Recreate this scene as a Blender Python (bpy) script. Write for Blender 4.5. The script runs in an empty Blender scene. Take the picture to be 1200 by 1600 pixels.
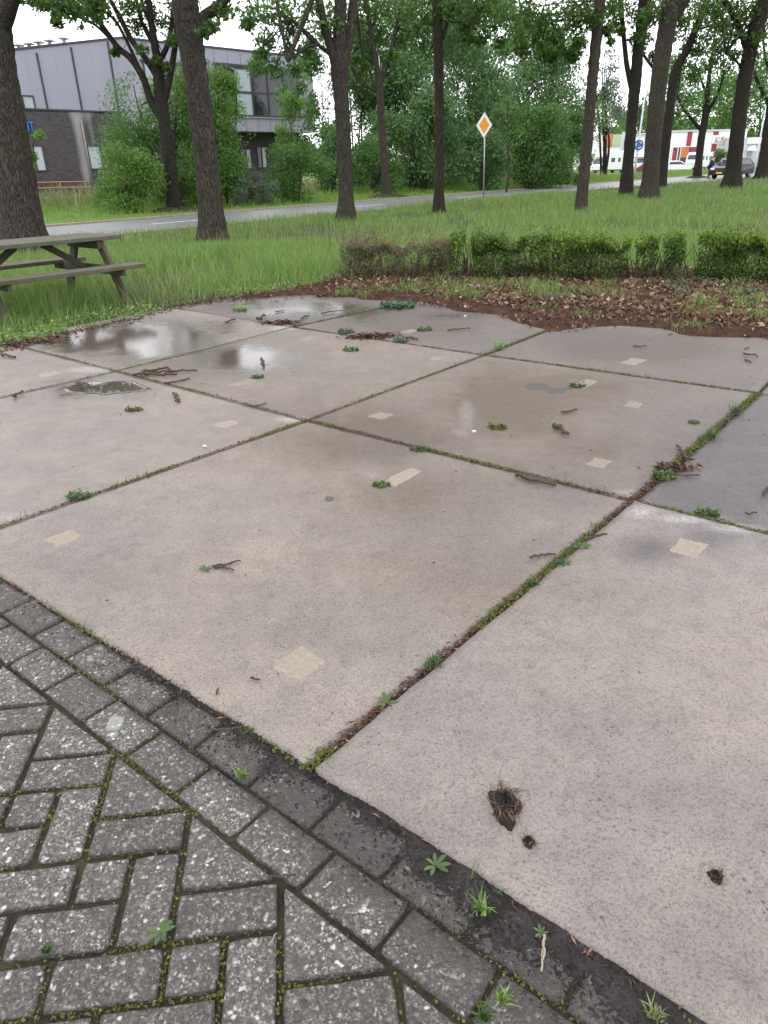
import bpy, bmesh, math, random
import numpy as np
from mathutils import Vector, Matrix
random.seed(7)
RN = np.random.default_rng(11)
R = math.radians
scene = bpy.context.scene
COL = scene.collection

# ------------------------------------------------------------------ camera model
F_PX, HOR, ROLL, CAM_H = 1105.0, 262.0, -0.022, 1.4
PITCH = math.atan((800 - HOR) / F_PX)
_cp, _sp = math.cos(PITCH), math.sin(PITCH)
FW = np.array([0, _cp, -_sp])
_rt, _up = np.array([1, 0, 0.]), np.array([0, _sp, _cp])
CR = math.cos(ROLL) * _rt + math.sin(ROLL) * _up
CU = -math.sin(ROLL) * _rt + math.cos(ROLL) * _up
CC = np.array([0, 0, CAM_H])


def ray(x, y):
    return FW + (x - 600) / F_PX * CR - (y - 800) / F_PX * CU


def g(x, y, z=0.0):
    d = ray(x, y)
    return CC + (z - CAM_H) / d[2] * d


def at(x, y, Y):
    d = ray(x, y)
    return CC + d * (Y / d[1])


def pj(P):
    d = np.asarray(P) - CC
    z = d @ FW
    return 600 + F_PX * (d @ CR) / z, 800 - F_PX * (d @ CU) / z


def pxm(p):                       # photo pixels per metre at a point
    return F_PX / ((np.asarray(p) - CC) @ FW)


cam_d = bpy.data.cameras.new('camera')
cam = bpy.data.objects.new('camera', cam_d)
COL.objects.link(cam)
cam.matrix_world = Matrix(((CR[0], CU[0], -FW[0], 0), (CR[1], CU[1], -FW[1], 0), (CR[2], CU[2], -FW[2], CAM_H), (0, 0, 0, 1)))
cam_d.sensor_fit = 'VERTICAL'
cam_d.sensor_height = 36.0
cam_d.lens = 36.0 * F_PX / 1600.0
cam_d.clip_start, cam_d.clip_end = 0.05, 3000
scene.camera = cam


def road_n(x, y):
    return -.805 * x + .593 * y


def sstep(a, b, x):
    t = np.clip((x - a) / (b - a), 0, 1)
    return t * t * (3 - 2 * t)


def terrain(x, y):                # far verge climbs a little towards the grey hall
    n = road_n(np.asarray(x, float), np.asarray(y, float))
    return -0.03 + 0.22 * sstep(24, 32, n) * (1 - sstep(2, 22, np.asarray(x, float)))


# ------------------------------------------------------------------ materials
def newmat(name):
    m = bpy.data.materials.new(name)
    m.use_nodes = True
    nt = m.node_tree
    b = nt.nodes['Principled BSDF']
    return m, nt, b


class NT:
    def __init__(s, nt):
        s.nt = nt

    def n(s, t, **kw):
        o = s.nt.nodes.new(t)
        for k, v in kw.items():
            if k in o.inputs:
                o.inputs[k].default_value = v
            else:
                setattr(o, k, v)
        return o

    def l(s, a, b):
        s.nt.links.new(a, b)

    def noise(s, vec, scale, detail=4, rough=.55):
        o = s.n('ShaderNodeTexNoise')
        o.inputs['Scale'].default_value = scale
        o.inputs['Detail'].default_value = detail
        o.inputs['Roughness'].default_value = rough
        if vec is not None:
            s.l(vec, o.inputs['Vector'])
        return o.outputs['Fac']

    def ramp(s, fac, stops):
        o = s.n('ShaderNodeValToRGB')
        el = o.color_ramp.elements
        while len(el) < len(stops):
            el.new(.5)
        for e, (p, c) in zip(el, stops):
            e.position = p
            e.color = (c, c, c, 1) if isinstance(c, (int, float)) else (*c, 1)
        s.l(fac, o.inputs['Fac'])
        return o.outputs['Color']

    def mix(s, fac, a, b, mode='MIX'):
        o = s.n('ShaderNodeMix')
        o.data_type = 'RGBA'
        o.blend_type = mode
        for v, i in ((fac, 0), (a, 6), (b, 7)):
            if isinstance(v, (int, float)):
                o.inputs[i].default_value = v if i == 0 else (v, v, v, 1)
            elif isinstance(v, tuple):
                o.inputs[i].default_value = (*v, 1)
            else:
                s.l(v, o.inputs[i])
        return o.outputs[2]

    def math(s, op, a, b=0.0, clamp=False):
        o = s.n('ShaderNodeMath')
        o.operation = op
        o.use_clamp = clamp
        for v, i in ((a, 0), (b, 1)):
            if isinstance(v, (int, float)):
                o.inputs[i].default_value = v
            else:
                s.l(v, o.inputs[i])
        return o.outputs[0]

    def bump(s, h, strength, dist, bsdf):
        o = s.n('ShaderNodeBump')
        o.inputs['Distance'].default_value = dist
        if isinstance(strength, (int, float)):
            o.inputs['Strength'].default_value = strength
        else:
            s.l(strength, o.inputs['Strength'])
        s.l(h, o.inputs['Height'])
        s.l(o.outputs[0], bsdf.inputs['Normal'])

    def pos(s, scale=(1, 1, 1)):
        o = s.n('ShaderNodeNewGeometry')
        if scale == (1, 1, 1):
            return o.outputs['Position']
        m = s.n('ShaderNodeVectorMath', operation='MULTIPLY')
        s.l(o.outputs['Position'], m.inputs[0])
        m.inputs[1].default_value = scale
        return m.outputs[0]

    def rnd(s):
        return s.n('ShaderNodeNewGeometry').outputs['Random Per Island']

    def attr(s, name):
        o = s.n('ShaderNodeAttribute')
        o.attribute_name = name
        return o.outputs['Fac']


def mat_plain(name, c1, c2=None, rough=.7, scale=6.0, bump=0.0, spec=.4, stretch=(1, 1, 1), metallic=0.0):
    m, nt, b = newmat(name)
    k = NT(nt)
    if c2 is None:
        c2 = tuple(v * .8 for v in c1)
    p = k.pos(stretch)
    f = k.noise(p, scale, 6, .6)
    k.l(k.mix(k.ramp(f, [(.3, 0.), (.7, 1.)]), c1, c2), b.inputs['Base Color'])
    b.inputs['Roughness'].default_value = rough
    b.inputs['Specular IOR Level'].default_value = spec
    b.inputs['Metallic'].default_value = metallic
    if bump:
        k.bump(k.noise(p, scale * 4, 5), bump, .02, b)
    return m


def mat_leaf(name, ca, cb, cc=None, trans=.35, rough=.5, scale=.5, dry=None):
    """foliage: each leaf its own tint, translucent"""
    m, nt, b = newmat(name)
    k = NT(nt)
    r = k.rnd()
    stops = [(0., ca), (.72, cb), (1., cc or cb)]
    col = k.ramp(r, stops)
    f = k.noise(k.pos(), scale, 3)
    col = k.mix(k.ramp(f, [(.35, .0), (.7, .45)]), col, cb)
    if dry:
        d1 = k.ramp(k.noise(k.pos(), .55, 5, .65), [(.50, 0.), (.68, .65)])
        d2 = k.ramp(k.noise(k.pos(), 3.1, 4, .6), [(.55, 0.), (.72, .55)])
        col = k.mix(d1, col, k.mix(.5, col, dry))
        col = k.mix(d2, col, k.mix(1.0, col, (.48, .55, .42), 'MULTIPLY'))
    k.l(col, b.inputs['Base Color'])
    b.inputs['Roughness'].default_value = rough
    b.inputs['Specular IOR Level'].default_value = .35
    tr = k.n('ShaderNodeBsdfTranslucent')
    k.l(k.mix(.5, col, tuple(min(1, v * 1.3) for v in cb)), tr.inputs['Color'])
    mx = k.n('ShaderNodeMixShader')
    mx.inputs[0].default_value = trans
    k.l(b.outputs[0], mx.inputs[1])
    k.l(tr.outputs[0], mx.inputs[2])
    k.l(mx.outputs[0], nt.nodes['Material Output'].inputs['Surface'])
    return m


def mat_bark(name, c1, c2, moss=.0):
    m, nt, b = newmat(name)
    k = NT(nt)
    p = k.pos((1, 1, .13))
    v = k.n('ShaderNodeTexVoronoi')
    v.feature = 'DISTANCE_TO_EDGE'
    v.inputs['Scale'].default_value = 40
    w = k.n('ShaderNodeTexNoise')
    w.inputs['Scale'].default_value = 9
    k.l(p, w.inputs['Vector'])
    vm = k.n('ShaderNodeVectorMath', operation='MULTIPLY_ADD')
    k.l(w.outputs['Color'], vm.inputs[0])
    vm.inputs[1].default_value = (.12, .12, .12)
    k.l(p, vm.inputs[2])
    k.l(vm.outputs[0], v.inputs['Vector'])
    crack = k.ramp(v.outputs['Distance'], [(0., 0.), (.16, 1.)])
    f = k.noise(k.pos((1, 1, .35)), 14, 7, .7)
    col = k.mix(f, c1, c2)
    col = k.mix(crack, tuple(x * .45 for x in c1), col)
    if moss:
        mo = k.noise(k.pos((1, 1, .5)), 1.7, 5, .65)
        col = k.mix(k.math('MULTIPLY', k.ramp(mo, [(.5, 0.), (.68, 1.)]), moss), col, (.050, .053, .018))
    k.l(col, b.inputs['Base Color'])
    b.inputs['Roughness'].default_value = .9
    b.inputs['Specular IOR Level'].default_value = .2
    h = k.math('ADD', crack, k.math('MULTIPLY', f, .6))
    k.bump(h, .9, .02, b)
    return m


def mat_slab():
    m, nt, b = newmat('concrete')
    k = NT(nt)
    p = k.pos()
    big = k.noise(p, .9, 6, .6)
    mid = k.noise(p, 5, 6, .7)
    fine = k.noise(p, 150, 5, .8)
    grain = k.noise(p, 330, 4, .75)
    oi = k.n('ShaderNodeObjectInfo')
    col = k.mix(k.ramp(big, [(.32, 0.), (.68, 1.)]), (.270, .226, .189), (.200, .180, .174))
    col = k.mix(k.math('MULTIPLY', k.ramp(mid, [(.42, 0.), (.70, 1.)]), .55), col, (.135, .117, .112))
    tone = k.math('ADD', k.math('MULTIPLY', oi.outputs['Random'], .14), .93)
    col = k.mix(1.0, col, tone, 'MULTIPLY')
    # scattered dark pits
    vo = k.n('ShaderNodeTexVoronoi')
    vo.inputs['Scale'].default_value = 38
    vo.inputs['Randomness'].default_value = 1
    k.l(p, vo.inputs['Vector'])
    dots = k.math('MULTIPLY', k.ramp(vo.outputs['Distance'], [(.09, 1.), (.20, 0.)]), k.ramp(k.noise(p, 4.3, 4, .7), [(.44, 0.), (.60, 1.)]))
    col = k.mix(k.math('MULTIPLY', dots, .75), col, (.022, .019, .018))
    # stains, wet film and pale bloom come from the slab's own attributes
    brk = k.noise(p, 7, 6, .7)
    brk2 = k.noise(p, 2.6, 5, .6)
    def broken(a, lo=.25, hi=.75):
        s = k.math('ADD', a, k.math('MULTIPLY', k.math('SUBTRACT', brk, .5), .45))
        s = k.math('ADD', s, k.math('MULTIPLY', k.math('SUBTRACT', brk2, .5), .55))
        return k.ramp(s, [(lo, 0.), (hi, 1.)])
    def soft(a, gain):
        v = k.math('ADD', .35, k.math('ADD', k.math('MULTIPLY', brk2, .75), k.math('MULTIPLY', brk, .55)))
        return k.math('MULTIPLY', k.math('MULTIPLY', a, v), gain, True)
    br = soft(k.attr('brown'), .95)
    dk = soft(k.attr('dark'), .80)
    pale = k.math('MULTIPLY', broken(k.attr('pale'), .3, 1.0), k.ramp(k.noise(p, 60, 6, .8), [(.38, .1), (.6, 1.)]))
    oil = k.ramp(k.math('ADD', k.attr('oil'), k.math('MULTIPLY', k.math('SUBTRACT', brk, .5), .25)), [(.45, 0.), (.55, 1.)])
    wet = broken(k.attr('wet'), .25, .85)
    col = k.mix(br, col, (.098, .072, .050))
    col = k.mix(dk, col, (.082, .070, .070))
    col = k.mix(k.math('MULTIPLY', pale, .62), col, (.46, .45, .45))
    col = k.mix(k.math('MULTIPLY', oil, .8), col, (.035, .034, .037))
    col = k.mix(k.math('MULTIPLY', wet, .7), col, (.062, .050, .040))
    blot = k.noise(p, 17, 6, .75)
    col = k.mix(k.ramp(blot, [(.50, 0.), (.72, .55)]), col, k.mix(1.0, col, (.60, .57, .56), 'MULTIPLY'))
    col = k.mix(k.ramp(fine, [(.36, .9), (.52, 0.)]), col, k.mix(1.0, col, .36, 'MULTIPLY'))
    col = k.mix(k.ramp(grain, [(.48, 0.), (.68, .8)]), col, k.mix(1.0, col, 1.75, 'MULTIPLY'))
    k.l(col, b.inputs['Base Color'])
    ro = k.math('SUBTRACT', .60, k.math('MULTIPLY', wet, .51))
    ro = k.math('SUBTRACT', ro, k.math('MULTIPLY', oil, .15))
    ro = k.math('ADD', ro, k.math('MULTIPLY', k.math('SUBTRACT', mid, .5), .12))
    k.l(ro, b.inputs['Roughness'])
    b.inputs['Specular IOR Level'].default_value = .42
    h = k.math('ADD', k.math('MULTIPLY', fine, .5), k.math('ADD', mid, k.math('MULTIPLY', dots, -.6)))
    k.bump(h, k.math('SUBTRACT', .32, k.math('MULTIPLY', wet, .28)), .008, b)
    return m


def mat_paver():
    m, nt, b = newmat('washed paver')
    k = NT(nt)
    p = k.pos()
    def vor(scale):
        o = k.n('ShaderNodeTexVoronoi')
        o.inputs['Scale'].default_value = scale
        k.l(p, o.inputs['Vector'])
        return o
    v1, v2 = vor(118), vor(250)
    cell = k.n('ShaderNodeSeparateColor')
    k.l(v1.outputs['Color'], cell.inputs[0])
    cell2 = k.n('ShaderNodeSeparateColor')
    k.l(v2.outputs['Color'], cell2.inputs[0])
    base = k.ramp(cell.outputs[0], [(0., (.046, .041, .038)), (.55, (.118, .106, .098)), (.80, (.21, .195, .18)), (.93, (.56, .53, .50)), (1., (.80, .77, .74))])
    small = k.ramp(cell2.outputs[1], [(0., (.042, .037, .034)), (.6, (.13, .117, .108)), (.9, (.30, .275, .255)), (1., (.5, .47, .44))])
    col = k.mix(k.ramp(k.noise(p, 60, 2), [(.45, 0.), (.55, 1.)]), base, small)
    warm = k.ramp(cell.outputs[2], [(.86, 0.), (.95, 1.)])
    col = k.mix(k.math('MULTIPLY', warm, .35), col, (.34, .25, .17))
    edge = k.ramp(v1.outputs['Distance'], [(.25, 0.), (.75, .55)])
    col = k.mix(edge, col, (.05, .046, .045))
    big = k.noise(p, 3.2, 5, .65)
    tone = k.math('ADD', k.math('MULTIPLY', k.rnd(), .36), .60)
    col = k.mix(1.0, col, tone, 'MULTIPLY')
    col = k.mix(k.math('MULTIPLY', k.ramp(big, [(.45, 0.), (.72, 1.)]), .45), col, (.066, .06, .058))
    film = k.noise(p, 26, 7, .8)
    col = k.mix(k.math('MULTIPLY', k.ramp(film, [(.46, 0.), (.64, 1.)]), .6), col, (.050, .041, .033))
    grime = k.math('ADD', k.attr('grime'), k.math('MULTIPLY', k.math('SUBTRACT', k.noise(p, 9, 6, .7), .5), .9))
    col = k.mix(k.math('MULTIPLY', k.ramp(grime, [(.3, 0.), (.9, 1.)]), .78), col, (.040, .034, .031))
    li = k.n('ShaderNodeTexNoise')
    li.inputs['Scale'].default_value = 5.5
    k.l(p, li.inputs['Vector'])
    col = k.mix(k.math('MULTIPLY', k.ramp(li.outputs['Fac'], [(.69, 0.), (.72, 1.)]), .55), col, (.34, .35, .33))
    k.l(col, b.inputs['Base Color'])
    b.inputs['Roughness'].default_value = .6
    b.inputs['Specular IOR Level'].default_value = .4
    h = k.math('SUBTRACT', 1.0, v1.outputs['Distance'])
    h = k.math('ADD', h, k.math('MULTIPLY', k.math('SUBTRACT', 1.0, v2.outputs['Distance']), .5))
    k.bump(h, .75, .005, b)
    return m


def mat_ground(name, stops, scale=3.0, fine=60, bump=.6):
    m, nt, b = newmat(name)
    k = NT(nt)
    p = k.pos()
    f = k.noise(p, scale, 8, .7)
    q = k.noise(p, fine, 4, .7)
    s = k.math('ADD', k.math('MULTIPLY', f, .6), k.math('MULTIPLY', q, .4))
    k.l(k.ramp(s, stops), b.inputs['Base Color'])
    b.inputs['Roughness'].default_value = .95
    b.inputs['Specular IOR Level'].default_value = .2
    k.bump(s, bump, .03, b)
    return m


def mat_wood(name, c1, c2, axis=(1, 1, 1), green=.0):
    m, nt, b = newmat(name)
    k = NT(nt)
    tc = k.n('ShaderNodeTexCoord')
    mp = k.n('ShaderNodeMapping')
    mp.inputs['Scale'].default_value = axis
    k.l(tc.outputs['Object'], mp.inputs['Vector'])
    f = k.noise(mp.outputs[0], 22, 7, .7)
    col = k.mix(k.ramp(f, [(.3, 0.), (.7, 1.)]), c1, c2)
    if green:
        q = k.noise(k.pos(), 4, 6, .7)
        col = k.mix(k.math('MULTIPLY', k.ramp(q, [(.42, 0.), (.65, 1.)]), green), col, (.065, .075, .03))
    k.l(col, b.inputs['Base Color'])
    b.inputs['Roughness'].default_value = .8
    b.inputs['Specular IOR Level'].default_value = .25
    k.bump(f, .6, .01, b)
    return m


def mat_brick():
    m, nt, b = newmat('dark brick')
    k = NT(nt)
    sep = k.n('ShaderNodeSeparateXYZ')
    k.l(k.pos(), sep.inputs[0])
    along = k.math('ADD', k.math('MULTIPLY', sep.outputs[0], .72), k.math('MULTIPLY', sep.outputs[1], .694))
    cb = k.n('ShaderNodeCombineXYZ')
    k.l(along, cb.inputs[0])
    k.l(sep.outputs[2], cb.inputs[1])
    br = k.n('ShaderNodeTexBrick')
    br.inputs['Scale'].default_value = 1.0
    br.inputs['Brick Width'].default_value = .24
    br.inputs['Row Height'].default_value = .075
    br.inputs['Mortar Size'].default_value = .012
    br.inputs['Color1'].default_value = (.055, .046, .058, 1)
    br.inputs['Color2'].default_value = (.095, .078, .092, 1)
    br.inputs['Mortar'].default_value = (.035, .032, .036, 1)
    k.l(cb.outputs[0], br.inputs['Vector'])
    st = k.noise(k.pos((1, 1, .5)), 1.5, 6, .7)
    eff = k.math('ADD', k.attr('bloom'), k.math('MULTIPLY', k.math('SUBTRACT', st, .5), .8))
    col = k.mix(k.math('MULTIPLY', k.ramp(eff, [(.35, 0.), (1., 1.)]), .6), br.outputs['Color'], (.42, .40, .43))
    k.l(col, b.inputs['Base Color'])
    b.inputs['Roughness'].default_value = .75
    k.bump(br.outputs['Fac'], -.4, .01, b)
    return m


def mat_glass(name, c, rough=.05):
    m, nt, b = newmat(name)
    k = NT(nt)
    k.l(k.mix(k.noise(k.pos(), .8, 2), c, tuple(v * .7 for v in c)), b.inputs['Base Color'])
    b.inputs['Roughness'].default_value = rough
    b.inputs['Specular IOR Level'].default_value = .6
    return m


M = {}
M['slab'] = mat_slab()
M['paver'] = mat_paver()
M['patch'] = mat_plain('sand coloured mortar', (.285, .240, .192), (.205, .177, .148), .85, 60, .6)
M['patchpale'] = mat_plain('pale mortar', (.345, .292, .234), (.25, .215, .18), .85, 60, .6)
M['joint'] = mat_ground('joint soil', [(.34, (.012, .010, .008)), (.50, (.034, .026, .018)), (.60, (.048, .046, .018)), (.72, (.062, .072, .020))], 6, 70)
M['dirt'] = mat_ground('caked dirt', [(.30, (.016, .014, .014)), (.5, (.042, .037, .036)), (.60, (.070, .062, .060)), (.68, (.20, .185, .18))], 14, 150, 1.0)
M['soil'] = mat_ground('lawn soil', [(.3, (.028, .030, .012)), (.5, (.045, .058, .018)), (.7, (.075, .085, .030))], 1.2, 50)
M['far'] = mat_ground('verge soil', [(.3, (.07, .11, .025)), (.5, (.10, .16, .035)), (.7, (.14, .19, .05))], .6, 20)
M['mulch'] = mat_ground('mulch', [(.30, (.016, .009, .006)), (.45, (.042, .020, .013)), (.58, (.075, .037, .025)), (.70, (.16, .095, .065))], 9, 120, 1.0)
M['asphalt'] = mat_plain('asphalt', (.115, .117, .125), (.15, .152, .162), .42, 3, .3, .5)
M['kerb'] = mat_plain('weathered kerb', (.22, .17, .13), (.30, .25, .20), .85, 5, .4)
M['white'] = mat_plain('road paint', (.62, .62, .60), (.45, .45, .44), .6, 6)
M['grass'] = mat_leaf('grass blades', (.058, .138, .024), (.175, .292, .064), (.42, .44, .22), .42, .45, .6, (.26, .22, .10))
M['vgrass'] = mat_leaf('verge blades', (.11, .215, .034), (.17, .29, .052), (.26, .31, .10), .42, .5, .4, (.30, .29, .12))
M['straw'] = mat_leaf('seed stems', (.19, .215, .085), (.25, .25, .12), (.15, .21, .07), .3, .6)
M['weed'] = mat_leaf('weed leaves', (.050, .098, .030), (.082, .138, .046), (.12, .17, .06), .35, .42)
M['bluegreen'] = mat_leaf('blue green leaves', (.055, .105, .055), (.075, .135, .072), None, .3, .5)
M['moss'] = mat_leaf('moss', (.070, .082, .016), (.105, .115, .022), (.13, .17, .035), .15, .9)
M['leafdark'] = mat_leaf('oak leaves', (.040, .088, .016), (.072, .142, .024), (.11, .19, .036), .36, .42)
M['leafmid'] = mat_leaf('mid green leaves', (.058, .130, .032), (.092, .190, .044), (.14, .24, .06), .38, .45)
M['leafbright'] = mat_leaf('bright green leaves', (.072, .155, .034), (.110, .22, .046), (.17, .28, .07), .40, .45)
M['leafcool'] = mat_leaf('cool green leaves', (.070, .148, .050), (.112, .210, .070), (.19, .29, .11), .34, .45)
M['leaflight'] = mat_leaf('light green leaves', (.095, .19, .035), (.135, .25, .048), (.20, .31, .08), .42, .45)
M['leafgrey'] = mat_leaf('grey green leaves', (.095, .135, .085), (.13, .175, .11), (.19, .22, .16), .36, .5)
M['yew'] = mat_leaf('yew needles', (.034, .082, .014), (.072, .145, .022), (.20, .27, .05), .22, .42, 2.5)
M['yewtop'] = mat_leaf('fresh yew tips', (.10, .17, .022), (.16, .23, .035), None, .3, .45)
M['yewdead'] = mat_leaf('dead yew twigs', (.105, .070, .050), (.16, .115, .09), (.24, .19, .16), .1, .85)
M['litter'] = mat_leaf('dead leaves', (.085, .040, .026), (.15, .078, .050), (.44, .33, .25), .12, .7, 3)
M['chips'] = mat_leaf('bark chips', (.032, .015, .010), (.085, .038, .024), (.28, .18, .125), .03, .8, 4)
M['bark'] = mat_bark('rough bark', (.048, .041, .036), (.098, .084, .072), .60)
M['barkmoss'] = mat_bark('mossy bark', (.032, .027, .018), (.060, .052, .034), .85)
M['barkgrey'] = mat_bark('grey bark', (.06, .054, .047), (.12, .11, .097), .3)
M['barkdark'] = mat_bark('dark bark', (.026, .022, .018), (.050, .043, .035), .3)
M['twig'] = mat_plain('twig bark', (.040, .026, .018), (.095, .066, .048), .8, 60, .5)
M['mosstwig'] = mat_plain('mossy twig bark', (.045, .045, .020), (.08, .062, .036), .9, 60, .5)
M['wood'] = mat_wood('weathered wood', (.175, .160, .135), (.055, .050, .038), (1.5, 14, 14), .75)
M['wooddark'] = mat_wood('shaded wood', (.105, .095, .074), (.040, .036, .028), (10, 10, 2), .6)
M['pine'] = mat_wood('new pine', (.40, .25, .14), (.30, .18, .10), (1.5, 14, 14))
M['clad'] = mat_plain('lilac grey cladding', (.325, .318, .392), (.305, .298, .372), .5, 1.0, 0, .4, (1, 1, .3))
M['cladb'] = mat_plain('grey panel', (.30, .295, .36), (.27, .265, .33), .5, 1.0)
M['trim'] = mat_plain('dark trim', (.055, .052, .062), None, .45, 3)
M['brick'] = mat_brick()
M['glassdark'] = mat_glass('dark glass', (.020, .024, .030), .04)
M['glasslight'] = mat_plain('blind behind glass', (.42, .47, .50), (.36, .41, .45), .15, 2, 0, .6)
M['blue'] = mat_plain('blue letters', (.02, .20, .68), (.02, .18, .6), .4, 4)
M['galv'] = mat_plain('galvanised steel', (.34, .37, .40), (.26, .29, .32), .45, 12, 0, .5, (1, 1, 1), .5)
M['lamp'] = mat_plain('pale painted steel', (.52, .56, .60), (.45, .49, .53), .4, 8)
M['signwhite'] = mat_plain('sign white', (.72, .72, .72), (.66, .66, .67), .4, 10)
M['signorange'] = mat_plain('sign orange', (.72, .27, .015), (.68, .25, .015), .4, 10)
M['signblue'] = mat_plain('sign blue', (.03, .11, .40), (.03, .10, .36), .4, 10)
M['shopwhite'] = mat_plain('white cladding', (.78, .78, .80), (.72, .72, .74), .5, 1)
M['shopgrey'] = mat_plain('pale grey cladding', (.55, .56, .57), (.50, .51, .52), .5, 1)
M['red'] = mat_plain('red panel', (.33, .03, .045), (.29, .026, .04), .5, 2)
M['orange'] = mat_plain('orange panel', (.60, .17, .06), (.54, .15, .05), .5, 2)
M['palegreen'] = mat_plain('pale green panel', (.40, .50, .33), (.36, .46, .30), .5, 2)
M['carwhite'] = mat_plain('white car paint', (.72, .73, .75), (.68, .69, .71), .25, 2, 0, .6)
M['carblue'] = mat_plain('dark blue car paint', (.012, .015, .030), (.010, .013, .025), .30, 2, 0, .3)
M['carred'] = mat_plain('dark red car paint', (.14, .03, .04), None, .2, 2, 0, .6)
M['tyre'] = mat_plain('tyre rubber', (.018, .018, .019), None, .8, 10)
M['rim'] = mat_plain('alloy', (.42, .43, .45), None, .35, 10, 0, .5, (1, 1, 1), .6)
M['headlamp'] = mat_plain('headlamp lens', (.80, .82, .85), None, .1, 5)
M['plate'] = mat_plain('yellow number plate', (.78, .45, .02), None, .5, 5)
M['skin'] = mat_plain('skin', (.50, .32, .24), None, .6, 20)
M['cloth'] = mat_plain('dark jacket', (.030, .032, .040), (.045, .047, .055), .85, 20)
M['trousers'] = mat_plain('dark trousers', (.022, .022, .026), None, .9, 20)
M['hair'] = mat_plain('dark hair', (.035, .026, .02), None, .7, 30)
M['dung'] = mat_ground('dried sod', [(.3, (.014, .012, .011)), (.5, (.042, .036, .033)), (.7, (.10, .086, .074))], 40, 240, 1.2)
M['fibre'] = mat_leaf('dry roots', (.055, .034, .022), (.11, .070, .044), (.21, .15, .095), .1, .8)
M['whitechip'] = mat_plain('white chip', (.55, .55, .55), None, .6, 30)
M['wire'] = mat_plain('dark steel', (.03, .03, .03), None, .5, 30)

mw, nt, b = newmat('puddle water')
b.inputs['Base Color'].default_value = (.9, .88, .84, 1)
b.inputs['Transmission Weight'].default_value = 1
b.inputs['Roughness'].default_value = .015
b.inputs['IOR'].default_value = 1.33
_k = NT(nt)
_k.bump(_k.noise(_k.pos(), 5, 2), .02, .01, b)
M['water'] = mw


# ------------------------------------------------------------------ object helpers
def tag(o, label=None, cat=None, group=None, kind=None):
    if label: o['label'] = label
    if cat: o['category'] = cat
    if group: o['group'] = group
    if kind: o['kind'] = kind
    return o


def empty(name, loc, label=None, cat=None, group=None):
    o = bpy.data.objects.new(name, None)
    o.empty_display_size = .2
    o.location = [float(v) for v in loc]
    COL.objects.link(o)
    return tag(o, label, cat, group)


def wloc(o):
    v = Vector((0, 0, 0))
    while o is not None:
        v += o.location
        o = o.parent
    return np.array(v)


def link_mesh(name, me, mat, parent=None, origin=None, smooth=False):
    """mesh data is in world coordinates; moved to its origin (own or parent's)"""
    base = wloc(parent) if parent is not None else np.zeros(3)
    org = np.array(origin, float) if origin is not None else base
    me.transform(Matrix.Translation([float(-v) for v in org]))
    if smooth:
        me.shade_smooth()
    o = bpy.data.objects.new(name, me)
    if mat is not None:
        me.materials.append(mat)
    if parent is not None:
        o.parent = parent
    o.location = [float(v) for v in (org - base)]
    COL.objects.link(o)
    return o


def np_mesh(name, V, loops, sizes, attrs=None):
    me = bpy.data.meshes.new(name)
    V = np.asarray(V, np.float32).reshape(-1, 3)
    loops = np.asarray(loops, np.int32).ravel()
    sizes = np.asarray(sizes, np.int32)
    me.vertices.add(len(V))
    me.vertices.foreach_set('co', V.ravel())
    me.loops.add(len(loops))
    me.loops.foreach_set('vertex_index', loops)
    me.polygons.add(len(sizes))
    st = np.concatenate([[0], np.cumsum(sizes)[:-1]]).astype(np.int32)
    me.polygons.foreach_set('loop_start', st)
    me.polygons.foreach_set('loop_total', sizes)
    for k, a in (attrs or {}).items():
        at_ = me.attributes.new(k, 'FLOAT', 'POINT')
        at_.data.foreach_set('value', np.asarray(a, np.float32))
    me.update(calc_edges=True)
    me.validate()
    return me


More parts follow.
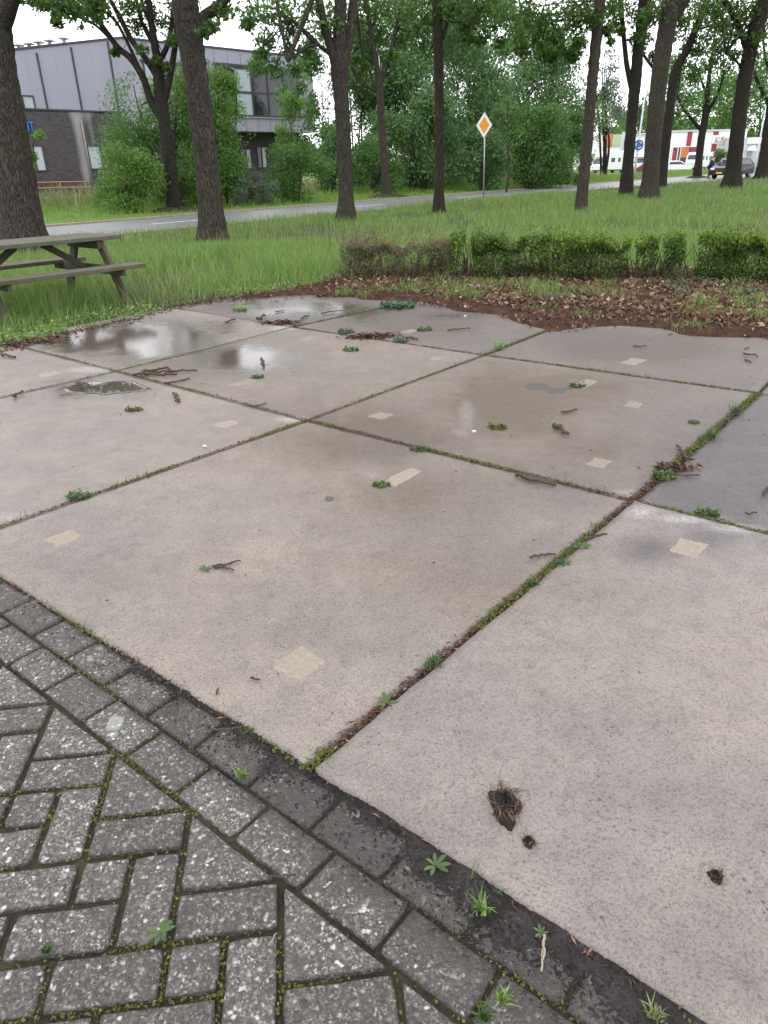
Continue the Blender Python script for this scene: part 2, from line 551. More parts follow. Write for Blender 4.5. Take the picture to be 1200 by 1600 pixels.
class MB:
    def __init__(s):
        s.v, s.f = [], []

    def add(s, vs, fs):
        n = len(s.v)
        s.v += [tuple(float(c) for c in p) for p in vs]
        s.f += [tuple(i + n for i in f) for f in fs]
        return s

    def box(s, c, size, ax=None, bev=0.0):
        """box centred at c; ax = three unit axes"""
        c = np.asarray(c, float)
        A = np.eye(3) if ax is None else np.asarray(ax, float)
        h = np.asarray(size, float) / 2
        if bev <= 0:
            vs = [c + A[0] * h[0] * i + A[1] * h[1] * j + A[2] * h[2] * k for k in (-1, 1) for j in (-1, 1) for i in (-1, 1)]
            return s.add(vs, [(0, 2, 3, 1), (4, 5, 7, 6), (0, 1, 5, 4), (2, 6, 7, 3), (0, 4, 6, 2), (1, 3, 7, 5)])
        bm = bmesh.new()
        bmesh.ops.create_cube(bm, size=1)
        for v in bm.verts:
            v.co = Vector((v.co.x * size[0], v.co.y * size[1], v.co.z * size[2]))
        bmesh.ops.bevel(bm, geom=bm.edges[:], offset=bev, segments=2, profile=.5, affect='EDGES')
        bm.verts.ensure_lookup_table()
        vs = [c + A[0] * v.co.x + A[1] * v.co.y + A[2] * v.co.z for v in bm.verts]
        fs = [tuple(v.index for v in f.verts) for f in bm.faces]
        bm.free()
        return s.add(vs, fs)

    def tube(s, pts, rad, sides=8, cap=True, jitter=0.0):
        pts = [np.asarray(p, float) for p in pts]
        n = len(pts)
        if isinstance(rad, (int, float)):
            rad = [rad] * n
        rings = []
        ref = None
        for i, p in enumerate(pts):
            d = pts[min(i + 1, n - 1)] - pts[max(i - 1, 0)]
            d = d / (np.linalg.norm(d) + 1e-9)
            if ref is None:
                ref = np.cross(d, [0.31, 0.87, 0.12])
                if np.linalg.norm(ref) < .1:
                    ref = np.cross(d, [1, 0, 0])
            a = ref - d * (ref @ d)
            a /= np.linalg.norm(a) + 1e-9
            ref = a
            bb = np.cross(d, a)
            rr = []
            for k in range(sides):
                t = 2 * math.pi * k / sides
                r = rad[i] * (1 + (random.uniform(-jitter, jitter) if jitter else 0))
                rr.append(p + r * (a * math.cos(t) + bb * math.sin(t)))
            rings.append(rr)
        vs = [q for r in rings for q in r]
        fs = []
        for i in range(n - 1):
            for k in range(sides):
                k2 = (k + 1) % sides
                fs.append((i * sides + k, i * sides + k2, (i + 1) * sides + k2, (i + 1) * sides + k))
        if cap:
            fs.append(tuple(range(sides - 1, -1, -1)))
            fs.append(tuple((n - 1) * sides + k for k in range(sides)))
        return s.add(vs, fs)

    def prism(s, poly, d):
        """closed polygon (3D pts, planar) extruded by vector d"""
        n = len(poly)
        poly = [np.asarray(p, float) for p in poly]
        d = np.asarray(d, float)
        vs = poly + [p + d for p in poly]
        fs = [tuple(range(n - 1, -1, -1)), tuple(range(n, 2 * n))]
        fs += [(i, (i + 1) % n, (i + 1) % n + n, i + n) for i in range(n)]
        return s.add(vs, fs)

    def build(s, name, mat, parent=None, origin=None, smooth=False, attrs=None):
        me = bpy.data.meshes.new(name)
        me.from_pydata(s.v, [], s.f)
        for k, a in (attrs or {}).items():
            me.attributes.new(k, 'FLOAT', 'POINT').data.foreach_set('value', np.asarray(a, np.float32))
        bm = bmesh.new()
        bm.from_mesh(me)
        bmesh.ops.recalc_face_normals(bm, faces=bm.faces)
        bm.to_mesh(me)
        bm.free()
        me.update()
        return link_mesh(name, me, mat, parent, origin, smooth)


def thing_mesh(mb, name, mat, origin, label, cat, group=None, kind=None, smooth=False):
    o = mb.build(name, mat, None, origin, smooth)
    return tag(o, label, cat, group, kind)


# ------------------------------------------------------------------ vectorised foliage
def unit(a):
    return a / (np.linalg.norm(a, axis=-1, keepdims=True) + 1e-9)


def leaf_quads(C, size, droop=.4, flat=.0, aspect=.5, rng=RN):
    """one folded diamond leaf per centre; returns verts (n*4,3)"""
    n = len(C)
    d = unit(rng.normal(size=(n, 3)))
    d[:, 2] = d[:, 2] * (1 - flat) - droop
    d = unit(d)
    nrm = unit(rng.normal(size=(n, 3)) + np.array([0, 0, .7]))
    sd = unit(np.cross(d, nrm))
    up = np.cross(sd, d)
    L = (np.asarray(size) * rng.uniform(.65, 1.35, n))[:, None]
    W = L * aspect
    base = C - d * L * .5
    tip = C + d * L * .5 - up * L * .08
    l = C + sd * W * .5 + up * L * .08
    r = C - sd * W * .5 + up * L * .08
    return np.stack([base, r, tip, l], 1).reshape(-1, 3)


def leaf_mesh(name, V):
    n = len(V) // 4
    return np_mesh(name, V, np.arange(n * 4), np.full(n, 4))


def blob_points(centers, radii, per, squash=.8, rng=RN, shell=.35):
    out = []
    for c, r, p in zip(centers, radii, per):
        d = unit(rng.normal(size=(p, 3)))
        rad = rng.uniform(shell ** 2, 1, p) ** .5
        q = d * (rad * rng.uniform(.75, 1.1, p))[:, None] * r
        q[:, 2] *= squash
        out.append(c + q)
    return np.concatenate(out) if out else np.zeros((0, 3))


def grass_blades(P, h, w, lean=.35, rng=RN, bend=.5):
    """P (n,3) roots; 5 verts, one quad + one tri each"""
    n = len(P)
    a = rng.uniform(0, 2 * np.pi, n)
    side = np.stack([np.cos(a), np.sin(a), np.zeros(n)], 1)
    b = rng.uniform(0, 2 * np.pi, n)
    dirn = np.stack([np.cos(b), np.sin(b), np.zeros(n)], 1)
    H = h * rng.uniform(.45, 1.25, n) if np.isscalar(h) else h
    W = w * rng.uniform(.7, 1.3, n) if np.isscalar(w) else w
    ln = lean * rng.uniform(.1, 1.6, n)
    up = np.array([0, 0, 1.])
    mid = P + up * (H * .55)[:, None] + dirn * (H * ln * .35)[:, None]
    tip = P + up * (H * (1 - .25 * ln * bend))[:, None] + dirn * (H * ln)[:, None]
    V = np.stack([P - side * W[:, None] / 2, P + side * W[:, None] / 2, mid + side * W[:, None] * .38, mid - side * W[:, None] * .38, tip], 1)
    return V.reshape(-1, 3)


def blade_mesh(name, V):
    n = len(V) // 5
    i = (np.arange(n) * 5)[:, None]
    loops = (i + np.array([0, 1, 2, 3, 3, 2, 4])).ravel()
    return np_mesh(name, V, loops, np.tile([4, 3], n))


def vnoise(P, scale, seed=0):
    """cheap smooth noise 0..1 from 2-D position"""
    x, y = P[:, 0] * scale, P[:, 1] * scale
    r = np.random.default_rng(seed)
    s = np.zeros(len(P))
    for k in range(5):
        a, f, ph = r.uniform(0, 6.28), r.uniform(.6, 2.2), r.uniform(0, 6.28)
        s += np.sin((x * np.cos(a) + y * np.sin(a)) * f + ph)
    return .5 + s / 10 * 1.6


def in_poly(P, poly):
    x, y = P[:, 0], P[:, 1]
    ins = np.zeros(len(P), bool)
    n = len(poly)
    for i in range(n):
        x1, y1 = poly[i][:2]
        x2, y2 = poly[(i + 1) % n][:2]
        c = ((y1 > y) != (y2 > y)) & (x < (x2 - x1) * (y - y1) / (y2 - y1 + 1e-12) + x1)
        ins ^= c
    return ins


def scatter(poly, n, rng=RN):
    poly = np.array([p[:2] for p in poly])
    lo, hi = poly.min(0), poly.max(0)
    out = []
    got = 0
    while got < n:
        q = rng.uniform(lo, hi, (n * 2, 2))
        q = q[in_poly(q, poly)]
        out.append(q)
        got += len(q)
    return np.concatenate(out)[:n]


def gpoly(pts):
    return [g(x, y)[:2] for x, y in pts]

# ------------------------------------------------------------------ sky and light
w = bpy.data.worlds.new('World')
scene.world = w
w.use_nodes = True
nt = w.node_tree
k = NT(nt)
SUN_EL, SUN_AZ = R(58), R(215)
sky = k.n('ShaderNodeTexSky')
sky.sky_type = 'NISHITA'
sky.sun_disc = False
sky.sun_elevation = SUN_EL
sky.sun_rotation = SUN_AZ
sky.air_density, sky.dust_density, sky.ozone_density = 1.0, 3.0, 1.0
hs = k.n('ShaderNodeHueSaturation')
hs.inputs['Saturation'].default_value = .16
k.l(sky.outputs[0], hs.inputs['Color'])
tc = k.n('ShaderNodeTexCoord')
cl = k.ramp(k.noise(tc.outputs['Generated'], 2.2, 5, .6), [(.35, 1.2), (.65, 1.55)])
bg = nt.nodes['Background']
# a closed white cloud deck over most of the blue sky
deck = k.mix(k.ramp(k.noise(tc.outputs['Generated'], 3.1, 6, .65), [(.3, 0.), (.7, 1.)]), (14, 14.2, 14.8), (19, 19.2, 19.8))
k.l(k.mix(.72, k.mix(1.0, hs.outputs['Color'], cl, 'MULTIPLY'), deck), bg.inputs['Color'])
bg.inputs['Strength'].default_value = .15
sl = bpy.data.lights.new('sun', 'SUN')
sl.energy = .5
sl.angle = R(25)
sl.color = (1, .97, .93)
so = bpy.data.objects.new('sun', sl)
COL.objects.link(so)
# direction matches the sky's sun
_d = Vector((math.sin(SUN_AZ) * math.cos(SUN_EL), math.cos(SUN_AZ) * math.cos(SUN_EL), math.sin(SUN_EL)))
so.rotation_euler = _d.to_track_quat('Z', 'Y').to_euler()
vs = scene.view_settings
vs.view_transform, vs.look, vs.gamma, vs.use_curve_mapping = 'Standard', 'None', 1, False
vs.exposure = .1
scene.cycles.max_bounces = 6
scene.cycles.transparent_max_bounces = 6
scene.cycles.use_denoising = True

# ------------------------------------------------------------------ paving frame (u away from the brick edge, v along it)
PB = g(480, 1203)[:2]
_A, _C = g(0, 905)[:2], g(1075, 1600)[:2]
EV = (_A - _C) / np.linalg.norm(_A - _C)
EU = np.array([EV[1], -EV[0]])
EU3, EV3 = np.array([*EU, 0]), np.array([*EV, 0])


def uv(u, v, z=0.0):
    p = PB + u * EU + v * EV
    return np.array([p[0], p[1], z])


def touv(P):
    d = np.asarray(P)[..., :2] - PB
    return d @ EU, d @ EV


# ground sheet: fine near the camera, coarse out to the horizon
gx = np.concatenate([-np.geomspace(900, 14, 26), np.linspace(-12, 30, 85), np.geomspace(32, 900, 26)])
gy = np.concatenate([-np.geomspace(300, 5, 8), np.linspace(-3, 50, 107), np.geomspace(52, 1500, 34)])
XX, YY = np.meshgrid(gx, gy)
ZZ = terrain(XX, YY)
uu, vv = touv(np.stack([XX, YY], -1))
ZZ = np.where((uu < 6.6) & (uu > -6) & (vv > -8) & (vv < 7.5), np.minimum(ZZ, -.06), ZZ)
nx, ny = len(gx), len(gy)
ii = (np.arange(ny - 1)[:, None] * nx + np.arange(nx - 1)[None, :]).ravel()
Q = np.stack([ii, ii + 1, ii + 1 + nx, ii + nx], 1)
me = np_mesh('ground', np.stack([XX, YY, ZZ], -1).reshape(-1, 3), Q, np.full(len(Q), 4))
tag(link_mesh('ground', me, M['soil'], smooth=True), kind='structure')

# ------------------------------------------------------------------ concrete slabs
CORN = {(0, -2): (-.03, -4.15), (1, -2): (2.08, -4.18), (2, -2): (4.17, -4.2), (3, -2): (6.2, -4.25), (0, -1): (-.02, -2.08), (0, 0): (0, 0), (0, 1): (-.02, 2.08), (0, 2): (0, 4.16), (0, 3): (.0, 6.2),
        (1, -1): (2.09, -2.12), (1, 0): (2.08, -.07), (1, 1): (2.06, 1.971), (1, 2): (2.072, 4.06), (1, 3): (2.08, 6.1),
        (2, -1): (4.18, -2.15), (2, 0): (4.20, -.12), (2, 1): (4.11, 1.932), (2, 2): (4.062, 4.1), (2, 3): (4.11, 6.1),
        (3, -1): (6.2, -2.2), (3, 0): (6.2, -.12), (3, 1): (6.15, 1.95), (3, 2): (6.1, 3.95), (3, 3): (6.1, 6.0)}
SLABL = {(0, -1): 'large pale slab at the lower right with a dark dried sod on it',
         (0, 0): 'front concrete slab between two mossy joints with a forked twig on it',
         (0, 1): 'slab with the mirror puddle in its far corner',
         (0, 2): 'dry slab at the left edge behind the mirror puddle',
         (1, -1): 'dark damp slab cut by the right edge of the photo',
         (1, 0): 'slab with two round oil spots and white bloom',
         (1, 1): 'slab in the middle with a long pale patch and a wet sheen',
         (1, 2): 'wet shining slab at the left below the picnic table',
         (0, -2): None, (1, -2): None, (2, -2): None,
         (2, -1): 'rearmost slab at the right edge beyond the weedy joint',
         (2, 0): 'brown stained slab along the red bark mulch at right',
         (2, 1): 'slab behind the centre whose far corner is buried in mulch',
         (2, 2): 'darkest wet slab at the back strewn with twigs'}
# marks: (photo x, y, half width, half height, strength)
MARKS = {
 'wet': [(165, 606, 88, 22, 1), (100, 610, 100, 26, .75), (130, 528, 90, 34, 1.1), (240, 532, 120, 40, 1.2), (380, 560, 115, 34, 1), (330, 550, 90, 30, .8), (450, 555, 90, 26, .6),
         (500, 481, 90, 18, 1), (430, 478, 110, 24, .95), (560, 492, 80, 22, .8), (350, 512, 90, 22, .7), (700, 494, 110, 16, .6), (20, 640, 120, 40, .5), (960, 528, 150, 18, .45)],
 'brown': [(560, 690, 170, 60, .7), (800, 630, 110, 60, .75), (900, 610, 140, 40, .5), (660, 770, 200, 70, .55), (1000, 545, 150, 22, .9), (650, 500, 120, 30, .6), (250, 560, 160, 40, .4), (920, 700, 120, 50, .35), (740, 900, 260, 90, .35)],
 'dark': [(880, 775, 120, 50, .8), (760, 850, 150, 70, .5), (1130, 700, 140, 110, .95), (1030, 748, 50, 22, .8), (1015, 858, 55, 24, .95), (1110, 838, 50, 18, .9), (930, 525, 130, 14, .8), (700, 490, 90, 14, .8),
          (420, 470, 110, 20, .8), (610, 700, 100, 26, .5), (150, 900, 160, 60, .35), (400, 980, 220, 60, .3), (1130, 1240, 170, 60, .3), (820, 1130, 160, 60, .2), (1080, 1520, 160, 90, .35), (640, 1300, 70, 60, .4)],
 'pale': [(730, 650, 20, 36, .62), (722, 676, 30, 12, .5), (1000, 800, 30, 12, 1), (1075, 810, 70, 9, 1), (1150, 826, 60, 9, .95), (455, 655, 34, 7, 1), (140, 578, 45, 6, .9), (475, 1190, 26, 16, .7), (30, 808, 60, 10, .8),
          (580, 742, 24, 10, .6), (975, 770, 30, 8, .7), (440, 513, 30, 5, .9), (840, 790, 40, 8, .3), (870, 860, 25, 8, .3)],
 'oil': [(838, 604, 16, 5.5, 1.05), (869, 611, 14, 4.5, 1.0), (888, 606, 6, 2.6, .95), (515, 780, 8, 4, .9)]}


def field(P, key):
    d = P - CC
    z = d @ FW
    px, py = 600 + F_PX * (d @ CR) / z, 800 - F_PX * (d @ CU) / z
    out = np.zeros(len(P))
    for cx, cy, rx, ry, s in MARKS[key]:
        r2 = ((px - cx) / rx) ** 2 + ((py - cy) / ry) ** 2
        out = np.maximum(out, s * (np.exp(-r2 * 1.1) if key != 'oil' else np.clip(1.15 - .5 * r2, 0, 1)))
    out[z < .3] = 0
    return out


SLABS = {}
N = 72
for (i, j), lab in SLABL.items():
    c00, c10, c11, c01 = [np.array(CORN[q]) for q in ((i, j), (i + 1, j), (i + 1, j + 1), (i, j + 1))]
    s = np.linspace(0, 1, N + 1)
    S, T = np.meshgrid(s, s, indexing='ij')
    gap = .013
    lu, lv = 2.05, 2.05
    S2 = gap / lu + S * (1 - 2 * gap / lu)
    gv0 = .016 if j in (0,) else gap
    gv1 = .016 if j in (-1,) else gap
    T2 = gv0 / lv + T * (1 - (gv0 + gv1) / lv)
    UV = ((1 - S2) * (1 - T2))[..., None] * c00 + (S2 * (1 - T2))[..., None] * c10 + (S2 * T2)[..., None] * c11 + ((1 - S2) * T2)[..., None] * c01
    UV = UV.reshape(-1, 2)
    # worn, slightly wavy edges
    edge = np.minimum.reduce([S, 1 - S, T, 1 - T]).ravel() * 2.05
    XY = PB + UV[:, :1] * EU + UV[:, 1:] * EV
    wob = (vnoise(XY, 9, 3) - .5) * .004 + (vnoise(XY, 31, 4) - .5) * .005
    cen = XY.mean(0)
    XY = XY + (XY - cen) / 1.0 * (wob * np.exp(-edge / .03))[:, None]
    tilt = {(0, -1): .008, (1, -1): -.003, (0, 0): .002}.get((i, j), 0) + (hash((i, j)) % 5) * .0008
    Z = tilt - .004 * np.exp(-edge / .006) + (vnoise(XY, 3, 5) - .5) * .002
    top = np.column_stack([XY, Z])
    idx = np.arange((N + 1) ** 2).reshape(N + 1, N + 1)
    q = np.stack([idx[:-1, :-1], idx[1:, :-1], idx[1:, 1:], idx[:-1, 1:]], -1).reshape(-1, 4)
    ring = np.concatenate([idx[:-1, 0], idx[-1, :-1], idx[:0:-1, -1], idx[0, :0:-1]])
    low = top[ring] - [0, 0, .05]
    nb = len(top)
    r2 = np.arange(len(ring)) + nb
    sk = np.stack([ring, r2, np.roll(r2, -1), np.roll(ring, -1)], 1)
    V = np.concatenate([top, low])
    F = np.concatenate([q, sk])
    at_ = {key: field(V, key) for key in MARKS}
    bw = {(0, 0): .24, (1, 0): .55, (1, 1): .42, (0, 1): .20, (2, 0): .55, (2, 1): .62, (2, 2): .55, (1, 2): .30, (0, -1): .0}.get((i, j), .1)
    dw = {(1, -1): .80, (2, -1): .6, (2, 2): .62, (2, 1): .46, (2, 0): .42, (1, 0): .10, (0, -1): .26}.get((i, j), 0)
    at_['brown'] = np.minimum(1.2, at_['brown'] + bw)
    at_['dark'] = np.minimum(1.2, at_['dark'] * .85 + dw)
    me = np_mesh('concrete_slab', V, F, np.full(len(F), 4), at_)
    o = link_mesh('concrete_slab', me, M['slab'], None, (*cen, 0))
    tag(o, lab, 'concrete slab' if lab else None, 'concrete slabs of the yard', 'structure')
    o['tilt'] = 0.0
    SLABS[(i, j)] = (o, tilt)
    del o['tilt']


def slab_z(u, v):
    k_ = (int(np.clip(u // 2.08, 0, 2)), int(np.clip(math.floor(v / 2.04), -2, 2)))
    return SLABS[k_][1], k_


# pale mortar patches let into the slabs: (x, y, long, wide)
PATCH = [(100, 841, .15, .13), (470, 1037, .155, .15), (630, 745, .30, .10), (935, 724, .15, .12), (1075, 859, .17, .13), (595, 650, .15, .13), (385, 597, .34, .11), (990, 565, .26, .16),
         (915, 600, .30, .12), (683, 560, .17, .13), (355, 662, .17, .12), (482, 529, .2, .14), (640, 518, .2, .13), (990, 633, .15, .12), (78, 585, .2, .14)]
for x, y, a, b_ in PATCH:
    a, b_ = a * .82, b_ * .82
    P = g(x, y)
    u, v = touv(P)
    zt, key = slab_z(u, v)
    nu_, nv_ = 40, 30
    A_, B_ = np.meshgrid(np.linspace(-1.12, 1.12, nu_), np.linspace(-1.12, 1.12, nv_))
    su, sv = u + A_.ravel() * a / 2, v + B_.ravel() * b_ / 2
    PP = np.stack([PB[0] + su * EU[0] + sv * EV[0], PB[1] + su * EU[1] + sv * EV[1]], 1)
    inset = np.minimum((1 - np.abs(A_.ravel())) * a / 2, (1 - np.abs(B_.ravel())) * b_ / 2) + (vnoise(PP, 22, int(x)) - .5) * .016
    zz_ = zt + (vnoise(PP, 3, 5) - .5) * .002 + .0016 * np.clip(inset / .010, -1.5, 1) + RN.normal(0, .0005, len(PP)) - .0002
    ii = np.arange(A_.size).reshape(A_.shape)
    q = np.stack([ii[:-1, :-1], ii[:-1, 1:], ii[1:, 1:], ii[1:, :-1]], -1).reshape(-1, 4)
    me = np_mesh('repair_patch', np.column_stack([PP, zz_]), q, np.full(len(q), 4))
    link_mesh('repair_patch', me, M['patchpale' if key[0] == 0 else 'patch'], SLABS[key][0], None, True)

# the mirror puddle
P0 = g(165, 605)
zt_ = SLABS[(0, 1)][1]
pv, pf = [], []
NP, NRG = 96, 14
for r_i in range(NRG + 1):
    fr = 1 - r_i / (NRG + .5)
    for t in range(NP):
        th = 2 * math.pi * t / NP
        x = 165 + fr * 66 * math.cos(th) * (1 + .10 * math.sin(3 * th + .6) + .05 * math.sin(7 * th) + .025 * math.sin(17 * th + 1))
        y = 605.5 + fr * 12.5 * math.sin(th) * (1 + .14 * math.sin(2 * th + 1.9) + .09 * math.sin(5 * th) + .05 * math.sin(13 * th))
        p = g(x, y)
        pv.append((p[0], p[1], zt_ + .0036 - .0050 * max(0, (fr - .86) / .14) ** 2))
for r_i in range(NRG):
    for t in range(NP):
        a, b_ = r_i * NP + t, r_i * NP + (t + 1) % NP
        pf.append((a, b_, b_ + NP, a + NP))
pf.append(tuple(NRG * NP + t for t in range(NP)))
o = MB().add(pv, pf).build('puddle', M['water'], None, (P0[0], P0[1], .0), True)
tag(o, 'small mirror puddle reflecting the trees on the left slab', 'puddle', None, 'structure')

# ------------------------------------------------------------------ brick paving
W_ = .1126
MITRE_U, V0 = -.262, -.012
CORNER_U = MITRE_U - W_ * math.sqrt(2)
ex = np.array([1, -1]) / math.sqrt(2)
ey = np.array([1, 1]) / math.sqrt(2)
polys = []
def cell_uv(x, y):
    return np.array([CORNER_U, V0]) + W_ * (x * ex + y * ey)
def addc(pts):
    polys.append([cell_uv(*p) for p in pts])
for kk in range(-9, 8):
    X0, Y0 = -2 * kk, 2 * kk
    addc([(X0, Y0), (X0 + 2, Y0), (X0, Y0 + 2)])
    addc([(X0, Y0 - 1), (X0 + 2, Y0 - 1), (X0 + 2, Y0), (X0, Y0)])
    addc([(X0 - 1, Y0 - 1), (X0, Y0 - 1), (X0, Y0 + 1), (X0 - 1, Y0 + 1)])
    addc([(X0 - 2, Y0), (X0 - 1, Y0), (X0 - 1, Y0 + 1), (X0 - 2, Y0 + 1)])
for sm in range(-3, -21, -2):
    for x in range(-20, 18):
        y = sm - x
        addc([(x - 1, y), (x + 1, y), (x + 1, y + 1), (x - 1, y + 1)])
for kk in range(-12, 22):
    v0 = .0 + kk * .2166
    polys.append([np.array(p) for p in ((MITRE_U + .003, v0), (-.132, v0), (-.132, v0 + .2166), (MITRE_U + .003, v0 + .2166))])
    v1 = v0 + .09
    polys.append([np.array(p) for p in ((-.132, v1), (-.006, v1), (-.006, v1 + .2166), (-.132, v1 + .2166))])
VV, FF, SZ = [], [], []
GR = []
JOINT_EDGES = []
for poly in polys:
    c = np.mean(poly, 0)
    if not (-3.2 < c[0] and -2.4 < c[1] < 3.6):
        continue
    pc = uv(*c)
    if pc[1] < .2:
        continue
    n = len(poly)
    row = c[0] > MITRE_U
    gap = .0062 if not row else .0038
    # shrink polygon by gap, subdivide the sides and chip them a little
    ins = []
    for a in range(n):
        p, q, r_ = poly[a - 1], poly[a], poly[(a + 1) % n]
        e1, e2 = (q - p) / np.linalg.norm(q - p), (r_ - q) / np.linalg.norm(r_ - q)
        n1, n2 = np.array([-e1[1], e1[0]]), np.array([-e2[1], e2[0]])
        if np.dot(c - q, n1) < 0: n1 = -n1
        if np.dot(c - q, n2) < 0: n2 = -n2
        bis = n1 + n2
        ins.append(q + bis * gap / max(.3, np.dot(bis, n1)))
    ring = []
    for a in range(n):
        p, q = ins[a], ins[(a + 1) % n]
        m_ = max(3, int(np.linalg.norm(q - p) / .018))
        for t in range(m_):
            f = t / m_
            rr = p + (q - p) * f
            chip = .0024 * random.random() + (.006 * random.random() if t == 0 else 0)
            ring.append(rr + (c - rr) / np.linalg.norm(c - rr) * chip)
    dz = random.uniform(-.003, .002) - (.006 if row else .004)
    tx, ty = random.uniform(-.015, .015), random.uniform(-.015, .015)
    def z_(p): return dz + (p[0] - c[0]) * tx + (p[1] - c[1]) * ty
    base = len(VV)
    m_ = len(ring)
    for p in ring: VV.append(uv(*(p + (c - p) / np.linalg.norm(c - p) * .024), z_(p) + .0006))
    for p in ring: VV.append(uv(*(p + (c - p) / np.linalg.norm(c - p) * .006), z_(p)))
    for p in ring: VV.append(uv(*p, z_(p) - .0045))
    for p in ring: VV.append(uv(*p, z_(p) - .05))
    FF += list(range(base, base + m_)); SZ.append(m_)
    for a in range(m_):
        b2 = (a + 1) % m_
        for lv_ in (0, 1, 2):
            FF += [base + (lv_ + 1) * m_ + a, base + (lv_ + 1) * m_ + b2, base + lv_ * m_ + b2, base + lv_ * m_ + a]; SZ.append(4)
    ring_uv = ring
    for q_i, p in enumerate(ring * 4):
        gg = np.clip((p[0] + .21) / .10, 0, 1) * (.62 + .6 * np.clip((.45 - p[1]) / 1.0, 0, 1)) + .35 * np.clip((p[0] + .32) / .2, 0, 1) * np.clip((.2 - p[1]) / 1.0, 0, 1)
        GR.append(gg + (0 if q_i < m_ else .30 if q_i < 2 * m_ else .8))
    for a in range(n):
        JOINT_EDGES.append((poly[a], poly[(a + 1) % n], row))
me = np_mesh('brick_paving', VV, FF, SZ, {'grime': GR})
tag(link_mesh('brick_paving', me, M['paver'], None, uv(-.8, .3)), 'dark grey washed pavers in herringbone with triangular edge stones', 'paving', None, 'structure')
jp = [uv(-4, -4.4, -.0), uv(6.5, -4.4, 0), uv(6.5, 6.6, 0), uv(-4, 6.6, 0)]
me = MB()
me.add([p + [0, 0, -.016] for p in jp], [(0, 1, 2, 3)])
tag(me.build('joint_soil', M['joint'], None, uv(0, 0)), None, None, None, 'structure')

dv, du = np.linspace(-2.2, 2.9, 900), np.linspace(-.24, .03, 54)
DU, DV = np.meshgrid(du, dv)
DP = np.stack([PB[0] + DU * EU[0] + DV * EV[0], PB[1] + DU * EU[1] + DV * EV[1]], -1).reshape(-1, 2)
dz_ = -.030 + .021 * sstep(-.17, -.01, DU).ravel() + .012 * sstep(.5, -1.0, DV).ravel() + .016 * (vnoise(DP, 5, 44) - .5) + .007 * (vnoise(DP, 21, 45) - .5) + .004 * (vnoise(DP, 60, 46) - .5) + RN.normal(0, .0032, len(DP))
dz_ = np.minimum(dz_, -.0005)
ii = np.arange(DU.size).reshape(DU.shape)
q = np.stack([ii[:-1, :-1], ii[:-1, 1:], ii[1:, 1:], ii[1:, :-1]], -1).reshape(-1, 4)
me = np_mesh('edge_dirt', np.column_stack([DP, dz_]), q, np.full(len(q), 4))
tag(link_mesh('edge_dirt', me, M['dirt'], None, uv(-.1, 0), True), 'dark soil caked between the slab edge and the pavers', 'dirt', None, 'stuff')
q = np.column_stack([RN.uniform(-.16, .0, 5000) ** 1, RN.uniform(-2, 2.6, 5000)])
q = q[RN.random(len(q)) < np.clip(.35 + .5 * (.4 - q[:, 1]), .12, 1)]
P = np.column_stack([PB + q[:, :1] * EU + q[:, 1:] * EV, np.full(len(q), -.001)])
tag(link_mesh('soil_crumbs', leaf_mesh('soil_crumbs', leaf_quads(P, .007, 0, .4, .8)), M['dirt'], None, uv(-.1, 0)), 'dark soil crumbs on the outermost paver row', 'soil', None, 'stuff')

# moss and tiny weeds filling the paver joints: one uncountable mass
roots = []
for a, b_, row in JOINT_EDGES:
    mid = (a + b_) / 2
    p = uv(*mid)
    if p[1] < .4 or p[1] > 3.2 or abs(p[0]) > 2.2: continue
    L = np.linalg.norm(b_ - a)
    cnt = int(L * (190 if not row else 130))
    t = RN.uniform(0, 1, cnt)[:, None]
    q = a + (b_ - a) * t + RN.normal(0, .0038, (cnt, 2))
    roots.append(q)
q = np.concatenate(roots)
P = np.column_stack([PB + q[:, :1] * EU + q[:, 1:] * EV, np.full(len(q), -.011)])
keep = vnoise(P, 7, 21) + RN.normal(0, .12, len(P)) > .55
P = P[keep]
V = leaf_quads(P + [0, 0, .003], .008, -.2, .4, .7)
tag(link_mesh('moss', leaf_mesh('moss', V), M['moss'], None, uv(-.6, .2)), 'green moss growing in the joints of the pavers', 'moss', None, 'stuff')

# moss, soil crumbs and needles in the slab joints
JL = [((0, 0), (1, 0), .012, .9), ((1, 0), (2, 0), .013, .9), ((0, 1), (1, 1), .010, .55), ((1, 1), (2, 1), .006, .25), ((2, 1), (3, 1), .008, .5), ((1, 0), (1, 1), .010, .6), ((1, -1), (1, 0), .012, .8),
      ((2, 0), (2, 1), .009, .4), ((1, 1), (1, 2), .007, .25), ((2, 1), (2, 2), .008, .3), ((2, 2), (3, 2), .012, .6), ((1, 2), (2, 2), .006, .12), ((1, 2), (1, 3), .006, .2), ((0, 2), (1, 2), .006, .15), ((0, -1), (0, 0), .007, .06), ((0, 0), (0, 1), .006, .16)]
mo, gr, ch = [], [], []
for a, b_, sd, dens in JL:
    a, b_ = np.array(CORN[a]), np.array(CORN[b_])
    n = int(2600 * dens)
    t = RN.uniform(0, 1, n)[:, None]
    d = (b_ - a) / np.linalg.norm(b_ - a)
    off = RN.normal(0, sd, n)[:, None] * np.array([-d[1], d[0]])
    q = a + (b_ - a) * t + off
    P = np.column_stack([PB + q[:, :1] * EU + q[:, 1:] * EV, np.full(n, .002)])
    f = vnoise(P, 6, 33)
    mo.append(P[(f > .50)])
    ch.append(P[(f < .52) & (RN.random(n) < .6)])
    g2 = P[(vnoise(P, 4, 41) > .66)]
    gr.append(g2[: len(g2) // 6])
mo, gr, ch = np.concatenate(mo), np.concatenate(gr), np.concatenate(ch)
V = leaf_quads(mo + [0, 0, .003], .013, -.15, .4, .55)
